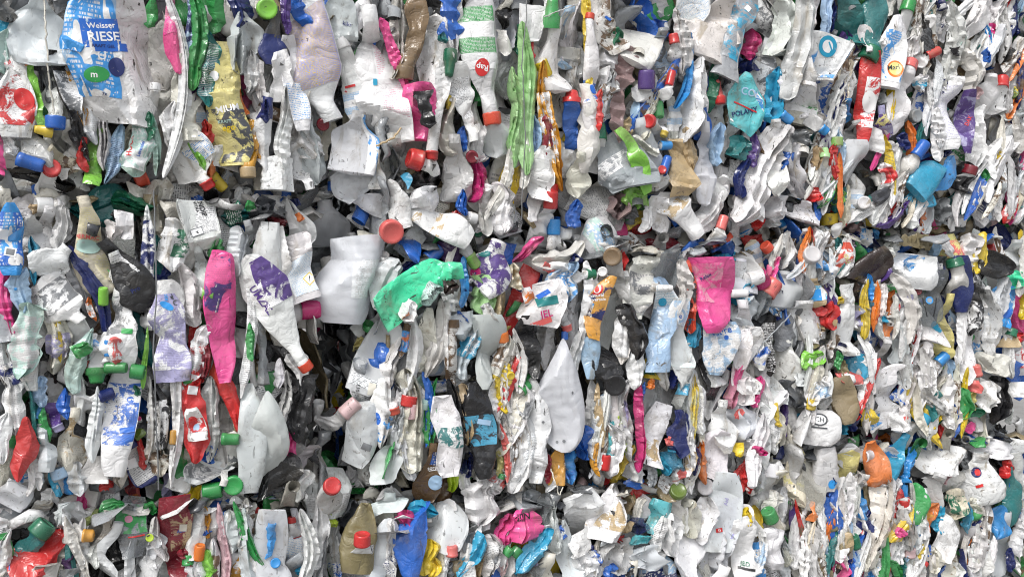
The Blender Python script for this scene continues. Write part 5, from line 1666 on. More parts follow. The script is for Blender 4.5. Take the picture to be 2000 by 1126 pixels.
def frame(p1, p2):
    y = p2 - p1; L = np.linalg.norm(y); y = y / L
    mid = (p1 + p2) / 2
    v = EYE - mid; v = v / np.linalg.norm(v)
    z = NV * .55 + v * .45
    z = z - (z @ y) * y; z /= np.linalg.norm(z)
    x = np.cross(y, z)
    return x, y, z, L
def mat4(x, y, z, o):
    return Matrix(((x[0], y[0], z[0], o[0]), (x[1], y[1], z[1], o[1]), (x[2], y[2], z[2], o[2]), (0, 0, 0, 1)))
def add_label(parent, me, P, nu, nv, spec, name='printed_label'):
    f = spec.split(':')
    style, c1, c2 = f[0], f[1], f[2]
    q = [float(t) for t in f[3:]] + [.15, .85, -.8, .8][len(f) - 3:]
    if style == 'plain': c2 = c1
    th0, th1 = math.pi / 2 - q[3] * math.pi / 2, math.pi / 2 - q[2] * math.pi / 2     # u grows to the right, theta falls
    j0, j1 = int(round(th0 / (2 * math.pi) * nv)), int(round(th1 / (2 * math.pi) * nv))
    i0, i1 = 2 + int(q[0] * (nu - 6)), 2 + int(math.ceil(q[1] * (nu - 6)))
    js = np.arange(j0, j1 + 1) % nv; is_ = np.arange(max(i0, 2), min(i1, nu - 3) + 1)
    if len(js) < 2 or len(is_) < 2: return None
    N = np.empty(len(me.vertices) * 3, np.float32); me.vertices.foreach_get('normal', N); N = N.reshape(nu, nv, 3)
    S = P + N * .0011
    V = S[np.ix_(is_, js)].reshape(-1, 3)
    a, b = len(is_), len(js)
    uu, vv = np.meshgrid(np.linspace(1, 0, b), np.linspace(0, 1, a))
    F = quads(a, b, False)
    span = abs(V[-1, 1] - V[0, 1])
    rows = min((8, 14, 22, 32, 46), key=lambda r: abs(r - span / .0046))
    lm = mesh_of(name, V, F, label_mat(style, c1, c2, rows), uv=np.stack([uu.ravel(), vv.ravel()], -1))
    return obj_of(name, lm, parent=parent)

STUBCOL = ['w', 'w', 'g', 'dw', 'w', 'lc']
def capped(name, R, H, st, x, y, z, org, color, rng):
    """a screw cap on its neck, with the shoulder of the bottle crushed into the bale behind it"""
    c = STUBCOL[rng.integers(0, len(STUBCOL))]
    Lb = R * 4.2; W = R * 3.0
    P, s, r = crush('B', Lb, W, rng, 20, 24, depth=R * 1.0, neck=.56, hurt=.8)
    P[..., 1] -= Lb - H * .3
    t = np.clip((-P[..., 1] / Lb - .25) / .75, 0, 1)
    P[..., 2] -= t ** 2 * Lb * .55                       # the body turns away into the bale
    o = obj_of(name, mesh_of(name, P.reshape(-1, 3), quads(20, 24), MAT['op']), mat4(x, y, z, org), color=COLS[c])
    obj_of('cap', cap_shared(R, H, st), parent=o, color=color)
    return o

def make(kind, p1, p2, W, col, rng, front=0.0, cap=None, capw=None, st=0, lab=None, hurt=1.0, neck=None, bend=0.0, ribs=0, depth=None, mat=None, fold=None, pod=False, name='flat_bottle', detail=4.5, label_name='printed_label'):
    """one thing; p1 base and p2 top (world, on the plane of its front), W width in metres, front = its own half depth is set back"""
    x, y, z, L = frame(p1, p2)
    color = np.array(COLS[col]) * (1 + rng.normal(0, .05)) * (1 + rng.normal(0, .012, 3))
    color = np.clip(color, 0, .9)
    M = MAT[mat] if mat else MAT['mi'] if col in MILKY else MAT['op']
    px_m = np.linalg.norm((p1 + p2) / 2 - EYE) / FPX
    if kind in 'CL':
        if kind == 'C':
            t = rng.uniform(-.2, .35)
            y2 = y * math.cos(t) + z * math.sin(t); z2 = np.cross(x, y2)
            return capped(name, W / 2, L, st, x, y2, z2, p1 - z * W * .42, color, rng)
        else:
            R = L / 2 * .9
            c = (p1 + p2) / 2
            v = EYE - c; v /= np.linalg.norm(v)
            ax = v * .9 + NV * .3 + np.array((rng.normal(0, .32), 0, rng.normal(0, .32))); ax /= np.linalg.norm(ax)
            xx = np.cross(ax, UP); xx /= np.linalg.norm(xx); zz = np.cross(xx, ax)
            H = R * .75
            return capped(name, R, H, 0, xx, ax, zz, c - ax * H, color, rng)
    if neck is None: neck = dict(B=.40, F=.36, J=.30, T=.5, P=.4).get(kind, .5)
    if cap is None and kind in 'FJB' and rng.random() < (.8 if kind == 'F' else .45) and neck < .5 and 'neck' not in name: neck = .95
    capL = 0; rc = 0
    if cap:
        rc = (capw / 2) if capw else W / 2 * neck * 1.25
        if kind in 'BFJ' and neck < .9: neck = min(.95, rc / 1.12 / (W / 2))
        capL = min(rc * 1.35, L * .5)
    Lb = L - capL * .75
    nu = int(np.clip(Lb / px_m / detail, 16, 84)); nv = int(np.clip(2.5 * W / px_m / detail, 18, 76))
    if fold is None: fold = (kind in 'TR' and not cap and ribs == 0) or (kind in 'FKS' and not cap and ribs == 0 and L * W < .016 and rng.random() < .72)
    if fold:
        nu, nv = int(np.clip(nu, 18, 60)), int(np.clip(nv * 1.1, 24, 60)) // 2 * 2
        P = folded(Lb, W, rng, nu, nv, hurt, bend)
    elif kind in 'SR':
        P = sheet(Lb, W, rng, nu, nv, hurt, bend)
    else:
        P, s, r = crush(kind, Lb, W, rng, nu, nv, depth=depth, neck=neck, hurt=hurt, bend=bend, ribs=ribs, pod=pod)
    zf = float(np.percentile(P[..., 2], 92))
    me = mesh_of(name, P.reshape(-1, 3), quads(nu, nv), M, sharp=27)
    org = p1 - z * zf
    o = obj_of(name, me, mat4(x, y, z, org), color=color)
    if cap:
        c = obj_of('cap', cap_shared(rc, capL, st), parent=o, color=np.clip(np.array(COLS[cap]) * (1 + rng.normal(0, .05)), 0, .9))
        t0 = P[-3].mean(0)
        c.location = (t0[0], Lb - capL * .25, t0[2])
        c.rotation_euler = (rng.normal(0, .10), rng.uniform(0, 6), rng.normal(0, .10))
    if lab and lab != 'x' and kind not in 'SR':
        add_label(o, me, P, nu, nv, lab, label_name)
    return o

def parse(tile, line):
    a = [t.strip() for t in line.split('|')]
    f = a[0].split()
    kind, (x1, y1, x2, y2, w), col = f[0], [float(t) for t in f[1:6]], f[6]
    op = dict(t.split('=', 1) for t in f[7:])
    k = 500.0 / 1482.0
    e = dict(kind=kind, a=(tile[0] + x1 * k, tile[1] + y1 * k), b=(tile[0] + x2 * k, tile[1] + y2 * k), w=w * k, col=col, op=op, short=a[1], rest=a[2] if len(a) > 2 else '')
    return e
FORWARD = set(FORWARD_TXT.split(';'))      # small pieces that stand out a little further
BEHIND = ('behind', 'deep', 'hollow', 'dark gap', 'in the gap')
def place(e, i):
    rng = np.random.default_rng(zlib.crc32((e['short'] + e['op'].get('v', '')).encode()))
    op = e['op']; kind = e['kind']
    cx, cy = (e['a'][0] + e['b'][0]) / 2, (e['a'][1] + e['b'][1]) / 2
    area = e['w'] * math.dist(e['a'], e['b'])
    if 'h' in op: h = float(op['h'])
    else:
        h = .012 + .024 * min(1.0, area / 7000.0) - recess(cx, cy) + rng.normal(0, .006)
        if any(t in e['short'] for t in BEHIND): h -= .02
        if kind in 'CL': h += .016
    if kind in 'BFTKRS' and 'h' not in op and abs(e['b'][1] - e['a'][1]) > abs(e['b'][0] - e['a'][0]):     # runs on under its neighbours
        g0 = .14 if kind in 'FB' and area > 5000 else .22
        ax, ay = (e['b'][0] - e['a'][0]) * g0, (e['b'][1] - e['a'][1]) * g0
        e['a'] = (e['a'][0] - ax, e['a'][1] - ay)
        if 'cap' not in op: e['b'] = (e['b'][0] + ax, e['b'][1] + ay)
        for y, _d in seams(cx):                          # but not across the joint between two bales
            for q in 'ab':
                if (cy < y - 14 and e[q][1] > y - 6) or (cy > y + 14 and e[q][1] < y + 6):
                    ym = y - 6 if cy < y else y + 6
                    oth = e['b' if q == 'a' else 'a']
                    if abs(oth[1] - ym) > 15: e[q] = (e[q][0], ym)
    if e['short'] in FORWARD: h += .035
    p1, p2 = unproj(*e['a'], h), unproj(*e['b'], h)
    # width: the perpendicular through the middle, taken out to the same plane
    dx, dy = e['b'][0] - e['a'][0], e['b'][1] - e['a'][1]
    n = math.hypot(dx, dy); qx, qy = -dy / n * e['w'] / 2, dx / n * e['w'] / 2
    wv = unproj(cx + qx, cy + qy, h) - unproj(cx - qx, cy - qy, h)
    yv = (p2 - p1) / np.linalg.norm(p2 - p1)
    W = float(np.linalg.norm(wv - (wv @ yv) * yv)) * (1.12 if kind in 'JU' else .86 if kind in 'CL' else .9 if 'pod' in op or cx > 1545 else 1.08 if e['col'] in ('w', 'dw', 'n', 'g', 'lc') else .98)
    sc = np.linalg.norm((p1 + p2) / 2 - EYE) / FPX * 500 / 1482
    name, cat = noun_of(e['short'], kind)
    kn, kc = KNAME[kind]
    if name is None: name, cat = (kn, cat or kc) if cat == 'bottle' or cat is None else (kn, kc)
    if name == 'crushed_container' and kind in 'BF': name = 'flat_bottle'
    if cat == 'bottle' and kind not in 'BFTP': name = {'J': 'large_bottle', 'U': 'open_bottle', 'K': 'crumpled_bottle', 'S': 'torn_bottle', 'R': 'bottle_strip', 'C': 'bottle_end', 'L': 'bottle_base'}.get(kind, name)
    pre = ''
    if name in ('bottle_cap', 'screw_lid') and kind not in 'CL': name, cat = (kn, kc) if kind != 'K' else ('plastic_scrap', 'plastic scrap')
    if kind in 'CL': name, cat, pre = 'capped_bottle', 'bottle', 'bottle with '
    g = lambda k, d=None: float(op[k]) if k in op else d
    o = make(kind, p1, p2, W, e['col'], rng, cap=op.get('cap'), capw=g('cw') * sc if 'cw' in op else None, st=int(g('st', g('cst', (0, 0, 1)[rng.integers(0, 3)]))), lab=op.get('lab'), hurt=g('hurt', 1.1 if area < 5000 else .85), neck=g('neck'),
             bend=g('bend', 0.0), ribs=g('ribs', 0), depth=g('depth'), mat=op.get('mat'), pod='pod' in op, fold=bool(int(op['fold'])) if 'fold' in op else False if 'depth' in op else None, name=name)
    if e['short'].split()[0] in ('second', 'two'): pre = pre.replace('with ', 'with the ')
    tag(o, None, cat)
    THINGS.append(dict(o=o, short=e['short'], full=(pre + e['short'] + ' ' + e['rest']).strip(), px=cx, py=cy, area=area, color=e['col'], kind=kind,
        hw=(abs(e['a'][0] - e['b'][0]) + e['w']) / 2, hl=max(abs(e['a'][1] - e['b'][1]), e['w']) / 2))
    return o
ENTRIES = []
for tile, txt in DATA.items():
    for line in txt.strip().splitlines():
        ENTRIES.append(parse(tile, line))
for i, e in enumerate(ENTRIES): place(e, i)
# ------------------------------------------------------------------ what lies between: more crushed bottles where the named ones leave room
CELL = 6.0
GW, GH = 334, 188
cover = np.zeros((GH, GW), bool)
zbuf = np.full((GH, GW), 1e9); zid = np.full((GH, GW), -1)
def world_points(o):
    me = o.data
    v = np.empty(len(me.vertices) * 3, np.float32); me.vertices.foreach_get('co', v)
    M = np.array(o.matrix_world if o.parent is None else o.parent.matrix_world @ o.matrix_local)
    return v.reshape(-1, 3) @ M[:3, :3].T + M[:3, 3]
def splat(pts, ident):
    x, y = proj(pts)
    ix, iy = (x / CELL).astype(int), (y / CELL).astype(int)
    ok = (ix >= 0) & (ix < GW) & (iy >= 0) & (iy < GH)
    ix, iy, d = ix[ok], iy[ok], pts[ok, 1]
    cover[iy, ix] = True
    order = np.argsort(-d)
    ix, iy, d = ix[order], iy[order], d[order]
    near = d < zbuf[iy, ix]
    zbuf[iy[near], ix[near]] = d[near]; zid[iy[near], ix[near]] = ident
for k, t in enumerate(THINGS): splat(world_points(t['o']), k)
for gy in range(GH):
    for gx in range(GW):
        if in_gap((gx + .5) * CELL, (gy + .5) * CELL): cover[gy, gx] = True
print('covered by named pieces', round(cover.mean(), 3))

FILLC = {'A': 'w w w w w w w w dw dw g n n n lc c w w dw g k gr tl pk', 'B': 'w w w w w w dw dw dw g g n n lc c w dw w w w n w dw ye bl re k',
         'C': 'w w w dw dw g g n n lc c bl sb nv gr tl re or_ ye pu k tn lb pk w w dw'}
frng = np.random.default_rng(77)
def gap_extent(ix, iy):
    x0 = x1 = ix; y0 = y1 = iy
    while x0 > 0 and not cover[iy, x0 - 1] and ix - x0 < 16: x0 -= 1
    while x1 < GW - 1 and not cover[iy, x1 + 1] and x1 - ix < 16: x1 += 1
    while y0 > 0 and not cover[y0 - 1, ix] and iy - y0 < 20: y0 -= 1
    while y1 < GH - 1 and not cover[y1 + 1, ix] and y1 - iy < 20: y1 += 1
    return x0, x1, y0, y1
n_fill = 0
for it in range(6000):
    if n_fill >= 520: break
    free = np.argwhere(~cover)
    if len(free) < 1800: break
    iy, ix = free[frng.integers(0, len(free))]
    x0, x1, y0, y1 = gap_extent(ix, iy)
    if (x1 - x0) * (y1 - y0) < 3 and it < 4000: continue
    cx, cy = (x0 + x1 + 1) / 2 * CELL, (y0 + y1 + 1) / 2 * CELL
    if in_gap(cx, cy): continue
    c = column_of(cx)
    k = {'A': 1.15, 'B': 1.0, 'C': .8}[c]
    w = float(np.clip((x1 - x0 + 1) * CELL * 1.25 + 8, 22 * k, 62 * k)) * frng.uniform(.85, 1.25)
    ln = float(np.clip((y1 - y0 + 1) * CELL * 1.6 + 40, 90 * k, 220 * k)) * frng.uniform(.85, 1.3)
    ang = frng.normal(0, 13 if c != 'C' else 22)
    if frng.random() < .06: ang += 70
    up = 1 if frng.random() < .55 else -1
    dx, dy = math.sin(math.radians(ang)) * ln / 2, -math.cos(math.radians(ang)) * ln / 2 * up
    h = -.036 - recess(cx, cy) + frng.normal(0, .008)
    for y, _d in seams(cx):
        if abs(cy - y) < ln / 2 + 4: dy *= max(.2, (abs(cy - y) - 4) / (ln / 2))
    kind = 'BFFFTTTJKFFT'[frng.integers(0, 12)]
    pal = FILLC[c].split()
    col = pal[frng.integers(0, len(pal))]
    p1, p2 = unproj(cx - dx, cy - dy, h), unproj(cx + dx, cy + dy, h)
    W = w * np.linalg.norm((p1 + p2) / 2 - EYE) / FPX * 1.15
    lab = None
    if frng.random() < .45 and kind in 'BFJU':
        lab = ('text:%s:mk' % col, 'worn:%s:mk' % col, 'art:sb:w', 'text:w:lb', 'worn:w:bl', 'art:gr:w', 'worn:w:re', 'text:%s:k' % col, 'band:lb:w', 'worn:%s:br' % col, 'text:%s:mk' % col, 'art:nv:lb')[frng.integers(0, 12)] + ':.15:.75'
    cap = None
    if kind in 'BFT' and frng.random() < .10: cap = 'w w re bl gr rd w sb ye'.split()[frng.integers(0, 9)]
    o = make(kind, p1, p2, W, col, np.random.default_rng(5000 + it), cap=cap, lab=lab, hurt=frng.uniform(.5, 1.1), bend=frng.normal(0, .05), ribs=int(frng.integers(5, 12)) if frng.random() < .12 else 0, mat='cl' if frng.random() < .10 else None, name=KNAME[kind][0], detail=6.0)
    kc = KNAME[kind][1]
    tag(o, None, kc)
    t = dict(o=o, short=None, px=cx, py=cy, area=w * ln, color=col, kind=kind, cap=cap, lab=lab, ang=abs(ang), thin=w / ln)
    THINGS.append(t); splat(world_points(o), len(THINGS) - 1)
    n_fill += 1
print('filled', n_fill, 'covered', round(cover.mean(), 3))

# folded edges of bottles standing between the others, most of them white
BIG = [(t['px'], t['py'], t['hw'], t['hl']) for t in THINGS if t['short'] and t['area'] > 2400]
n_thin = 0
for it in range(4000):
    if n_thin >= 460: break
    cx, cy = frng.uniform(-10, 2010), frng.uniform(-10, 1136)
    if in_gap(cx, cy) or (cx > 1925 and 690 < cy < 900): continue
    if any(abs(bx - cx) < hw + 4 and abs(by - cy) < hl + 30 for bx, by, hw, hl in BIG): continue
    c = column_of(cx)
    k = {'A': 1.1, 'B': 1.05, 'C': .8}[c]
    ln, w = frng.uniform(70, 180) * k, frng.uniform(11, 27) * k
    ang = frng.normal(15 if cx > 1150 and cy < 450 else 5 if c == 'B' else 0, 11 if c != 'C' else 14)
    up = 1 if frng.random() < .5 else -1
    dx, dy = math.sin(math.radians(ang)) * ln / 2 * up, -math.cos(math.radians(ang)) * ln / 2 * up
    for y, _d in seams(cx):
        if abs(cy - y) < ln / 2 + 4: dy *= max(.2, (abs(cy - y) - 4) / (ln / 2))
    if math.hypot(dx, dy) < 22: continue
    h = .012 - recess(cx, cy) + frng.normal(0, .010)
    pal = ('w w w w w w dw dw n n g lc w w dw ' + FILLC[c]).split()
    col = pal[frng.integers(0, len(pal))]
    p1, p2 = unproj(cx - dx, cy - dy, h), unproj(cx + dx, cy + dy, h)
    W = w * np.linalg.norm((p1 + p2) / 2 - EYE) / FPX * 1.15
    lab = ('text:%s:mk:.2:.8' % col) if frng.random() < .15 else ('worn:%s:br:.1:.8' % col) if frng.random() < .15 else None
    o = make('T', p1, p2, W, col, np.random.default_rng(9000 + it), lab=lab, hurt=frng.uniform(.6, 1.1), bend=frng.normal(0, .06), name='folded_bottle' if n_thin % 2 else 'squeezed_bottle', detail=5.0)
    tag(o, None, 'bottle')
    THINGS.append(dict(o=o, short=None, px=cx, py=cy, area=w * ln, color=col, kind='T', cap=None, lab=lab, ang=abs(ang), thin=w / ln))
    splat(world_points(o), len(THINGS) - 1)
    n_thin += 1

# longer white walls draped over the rest, leaning with their neighbours
n_long = 0
for it in range(1500):
    if n_long >= 46: break
    cx, cy = frng.uniform(680, 1960), frng.uniform(-20, 1100)
    c = column_of(cx)
    if in_gap(cx, cy) or c == 'A' or (cx > 1900 and 690 < cy < 900): continue
    if any(abs(bx - cx) < hw + 14 and abs(by - cy) < hl + 40 for bx, by, hw, hl in BIG): continue
    k = 1.0 if c == 'B' else .78
    ln, w = frng.uniform(130, 240) * k, frng.uniform(30, 52) * k
    ang = frng.normal(15 if cx > 1150 and cy < 450 else 4, 8)
    up = 1 if frng.random() < .5 else -1
    dx, dy = math.sin(math.radians(ang)) * ln / 2, -math.cos(math.radians(ang)) * ln / 2 * up
    dx *= up
    for y, _d in seams(cx):
        if abs(cy - y) < ln / 2 + 4: dy *= max(.2, (abs(cy - y) - 4) / (ln / 2))
    if abs(dy) < 40: continue
    h = .018 - recess(cx, cy) + frng.normal(0, .008)
    col = 'w w w w dw n lc g w'.split()[frng.integers(0, 9)]
    p1, p2 = unproj(cx - dx, cy - dy, h), unproj(cx + dx, cy + dy, h)
    W = w * np.linalg.norm((p1 + p2) / 2 - EYE) / FPX * 1.1
    o = make('F', p1, p2, W, col, np.random.default_rng(13000 + it), lab=None, hurt=frng.uniform(.6, 1.0), bend=frng.normal(0, .07), name='draped_bottle', fold=True)
    tag(o, None, 'bottle')
    THINGS.append(dict(o=o, short=None, px=cx, py=cy, area=w * ln, color=col, kind='D', cap=None, lab=None, ang=abs(ang), thin=w / ln))
    BIG.append((cx, cy, w * .45, ln * .4))
    n_long += 1

# strings and wires that bind the bales
def twine(pts, r, col, label):
    P3 = [unproj(x, y, h) for x, y, h in pts]
    P3 = np.array(P3); t = np.linspace(0, 1, len(P3)); tt = np.linspace(0, 1, 26)
    C = np.stack([np.interp(tt, t, P3[:, i]) for i in range(3)], -1)
    C = C + np.random.default_rng(len(label)).normal(0, .0012, C.shape)
    T = np.gradient(C, axis=0); T /= np.linalg.norm(T, axis=1, keepdims=True)
    A = np.cross(T, NV); A /= np.linalg.norm(A, axis=1, keepdims=True); B = np.cross(T, A)
    th = np.linspace(0, 2 * np.pi, 8, endpoint=False)
    V = C[:, None] + r * (np.cos(th)[None, :, None] * A[:, None] + np.sin(th)[None, :, None] * B[:, None])
    o = obj_of('baling_string', mesh_of('baling_string', V.reshape(-1, 3), quads(26, 8), MAT['cap']), Matrix.Identity(4), color=COLS[col])
    tag(o, label, 'string', 'strings that bind the bales')
twine([(85, -20, .03), (90, 70, .05), (94, 140, .045), (106, 222, .03)], .0022, 'lc', 'thin pale string hanging down the big milky jug at the upper left')
twine([(1545, 612, .06), (1520, 640, .065), (1492, 668, .055), (1478, 690, .04)], .0026, 'sg', 'grey string stretched across the dark grey cap and white panel')
twine([(1076, 915, .03), (1086, 945, .045), (1092, 966, .04), (1100, 950, .03)], .002, 'lc', 'pale bent wire hanging beside the amber bottle end')
twine([(1062, 34, .05), (1085, 24, .06), (1130, 8, .05)], .0018, 'g', 'short pale string by the bright green cap at the top edge')
twine([(735, 285, .05), (752, 278, .06), (770, 268, .055), (783, 250, .04)], .003, 'be', 'frayed beige string tied round the knotted white jug')
twine([(1030, -10, .04), (1020, 120, .055), (1026, 260, .055), (1018, 430, .02)], .0018, 'mk', 'dark baling wire running down past the long pale green bottle')
twine([(300, 372, .03), (306, 520, .05), (300, 700, .05), (310, 955, .02)], .0018, 'mk', 'dark baling wire running down the middle left bale')

# the mass of the bale behind: fragments too many and too hidden to tell apart, one object
def filling():
    rng = np.random.default_rng(4)
    protos = []
    for k in range(16):
        P, s, r = crush('FTKJ'[k % 4], .22, .075, rng, 14, 10, neck=.5, hurt=1.2)
        protos.append(P.reshape(-1, 3) - P.reshape(-1, 3).mean(0))
    Q = quads(14, 10)
    VV, FF, CV = [], [], []
    base = 0
    pal = [COLS[c] for c in 'w dw g g sg sg lc mk k dk mk g sg tn dw lc sg mk bl gr'.split()]  # colours darkened to deepen the shade in gaps between the front pieces
    def put(p, x, y, z, sc, col):
        nonlocal base
        P = protos[rng.integers(0, 16)] * sc
        VV.append(P[:, :1] * x + P[:, 1:2] * y + P[:, 2:] * z + p); FF.append(Q + base); base += len(P)
        CV.append(np.repeat(np.array([[*col, 1]]) * rng.uniform(.7, 1.05), len(P), 0))
    for b in BALES:
        _, s0, s1, z0, z1 = b
        n = int((s1 - s0) * (z1 - z0) * 165)
        for i in range(n):
            s, z = rng.uniform(s0, s1), rng.uniform(z0, z1)
            q = wall(s, z)
            px, py = proj(q)
            inside = -20 < px < 2020 and -20 < py < 1146
            rc = recess(px, py) if inside else 0
            h = (-.095 if inside else -.03) - rc * 1.1 - bale_edge(s, z, b) * .6 + rng.normal(0, .012)
            a = rng.normal(0, .30) + (1.2 if rng.random() < .12 else 0) + (math.pi if rng.random() < .5 else 0)
            x = DV * math.cos(a) + UP * math.sin(a); y = -DV * math.sin(a) + UP * math.cos(a)
            t = rng.normal(0, .25); z_ = NV * math.cos(t) + y * math.sin(t); y = np.cross(z_, x)
            put(wall(s, z, h), x, y, z_, rng.uniform(.7, 1.25), pal[rng.integers(0, len(pal))])
        # the end faces towards the gaps, and the tops
        for side, sg, m in ((s0, -1, 130 if s0 > -2 else 0), (s1, 1, 40)):
            for i in range(m):
                p = wall(side + sg * rng.normal(-.02, .012), rng.uniform(z0, z1), -rng.uniform(.04, .75))
                a = rng.normal(0, .35)
                y = UP * math.cos(a) + NV * math.sin(a); zz = DV * sg; x = np.cross(y, zz)
                put(p, x, y, zz, rng.uniform(.8, 1.4), pal[rng.integers(0, len(pal))])
        for i in range(int((s1 - s0) * 60)):
            p = wall(rng.uniform(s0, s1), z1 - .03, -rng.uniform(.04, .5))
            a = rng.uniform(0, 6.28)
            put(p, DV * math.cos(a) + NV * math.sin(a), -DV * math.sin(a) + NV * math.cos(a), UP, rng.uniform(.8, 1.2), pal[rng.integers(0, len(pal))])
    # closed dark cores so that no daylight comes through
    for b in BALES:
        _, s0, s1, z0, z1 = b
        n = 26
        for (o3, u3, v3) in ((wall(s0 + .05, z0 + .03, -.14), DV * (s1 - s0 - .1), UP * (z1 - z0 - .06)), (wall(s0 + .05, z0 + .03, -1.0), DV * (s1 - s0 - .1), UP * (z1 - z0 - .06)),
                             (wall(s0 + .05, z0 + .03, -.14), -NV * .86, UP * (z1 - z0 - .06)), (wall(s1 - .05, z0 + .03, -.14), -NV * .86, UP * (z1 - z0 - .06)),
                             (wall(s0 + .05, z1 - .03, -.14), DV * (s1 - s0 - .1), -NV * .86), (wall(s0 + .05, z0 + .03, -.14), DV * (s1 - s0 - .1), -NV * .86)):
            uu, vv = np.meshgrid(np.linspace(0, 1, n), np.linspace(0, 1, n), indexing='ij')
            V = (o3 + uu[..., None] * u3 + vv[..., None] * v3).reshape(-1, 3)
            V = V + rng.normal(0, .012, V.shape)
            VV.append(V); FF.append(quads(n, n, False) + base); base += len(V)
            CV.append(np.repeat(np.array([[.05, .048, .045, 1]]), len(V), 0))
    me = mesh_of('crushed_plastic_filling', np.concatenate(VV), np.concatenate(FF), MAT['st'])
    at = me.color_attributes.new('col', 'FLOAT_COLOR', 'POINT')
    at.data.foreach_set('color', np.concatenate(CV).astype(np.float32).ravel())
    tag(obj_of('crushed_plastic_filling', me, Matrix.Identity(4)), 'grey and white plastic fragments packed behind the bottles', None, kind='stuff')
filling()
# pieces that ended up wholly buried behind the others are left out
_gone = {491,681,696,710,740,773,774,896,968,1006,1046,1049,1082,1090,1095,1100,1107,1109,1130,1145,1161,1181,1185,1192,1194,1200,1203,1206,1219,1231,1234,1236,1267,1285,1289,1293,1299,1304,1310,1320,1326,1327,1330,1331,1340,1341,1345,1354,1362,1365,1370,1371,1381,1402,1437,1438,1439,1444,1448,1450,1456,1465,1469,1473,1495,1511,1520,1522,1556,1557,1568,1579,1607,1608,1612,1619,1626,1634,1637}
for k in _gone:
    o = THINGS[k]['o']
    for ch in list(o.children): bpy.data.objects.remove(ch)
    bpy.data.objects.remove(o)
THINGS[:] = [t for k, t in enumerate(THINGS) if k not in _gone]
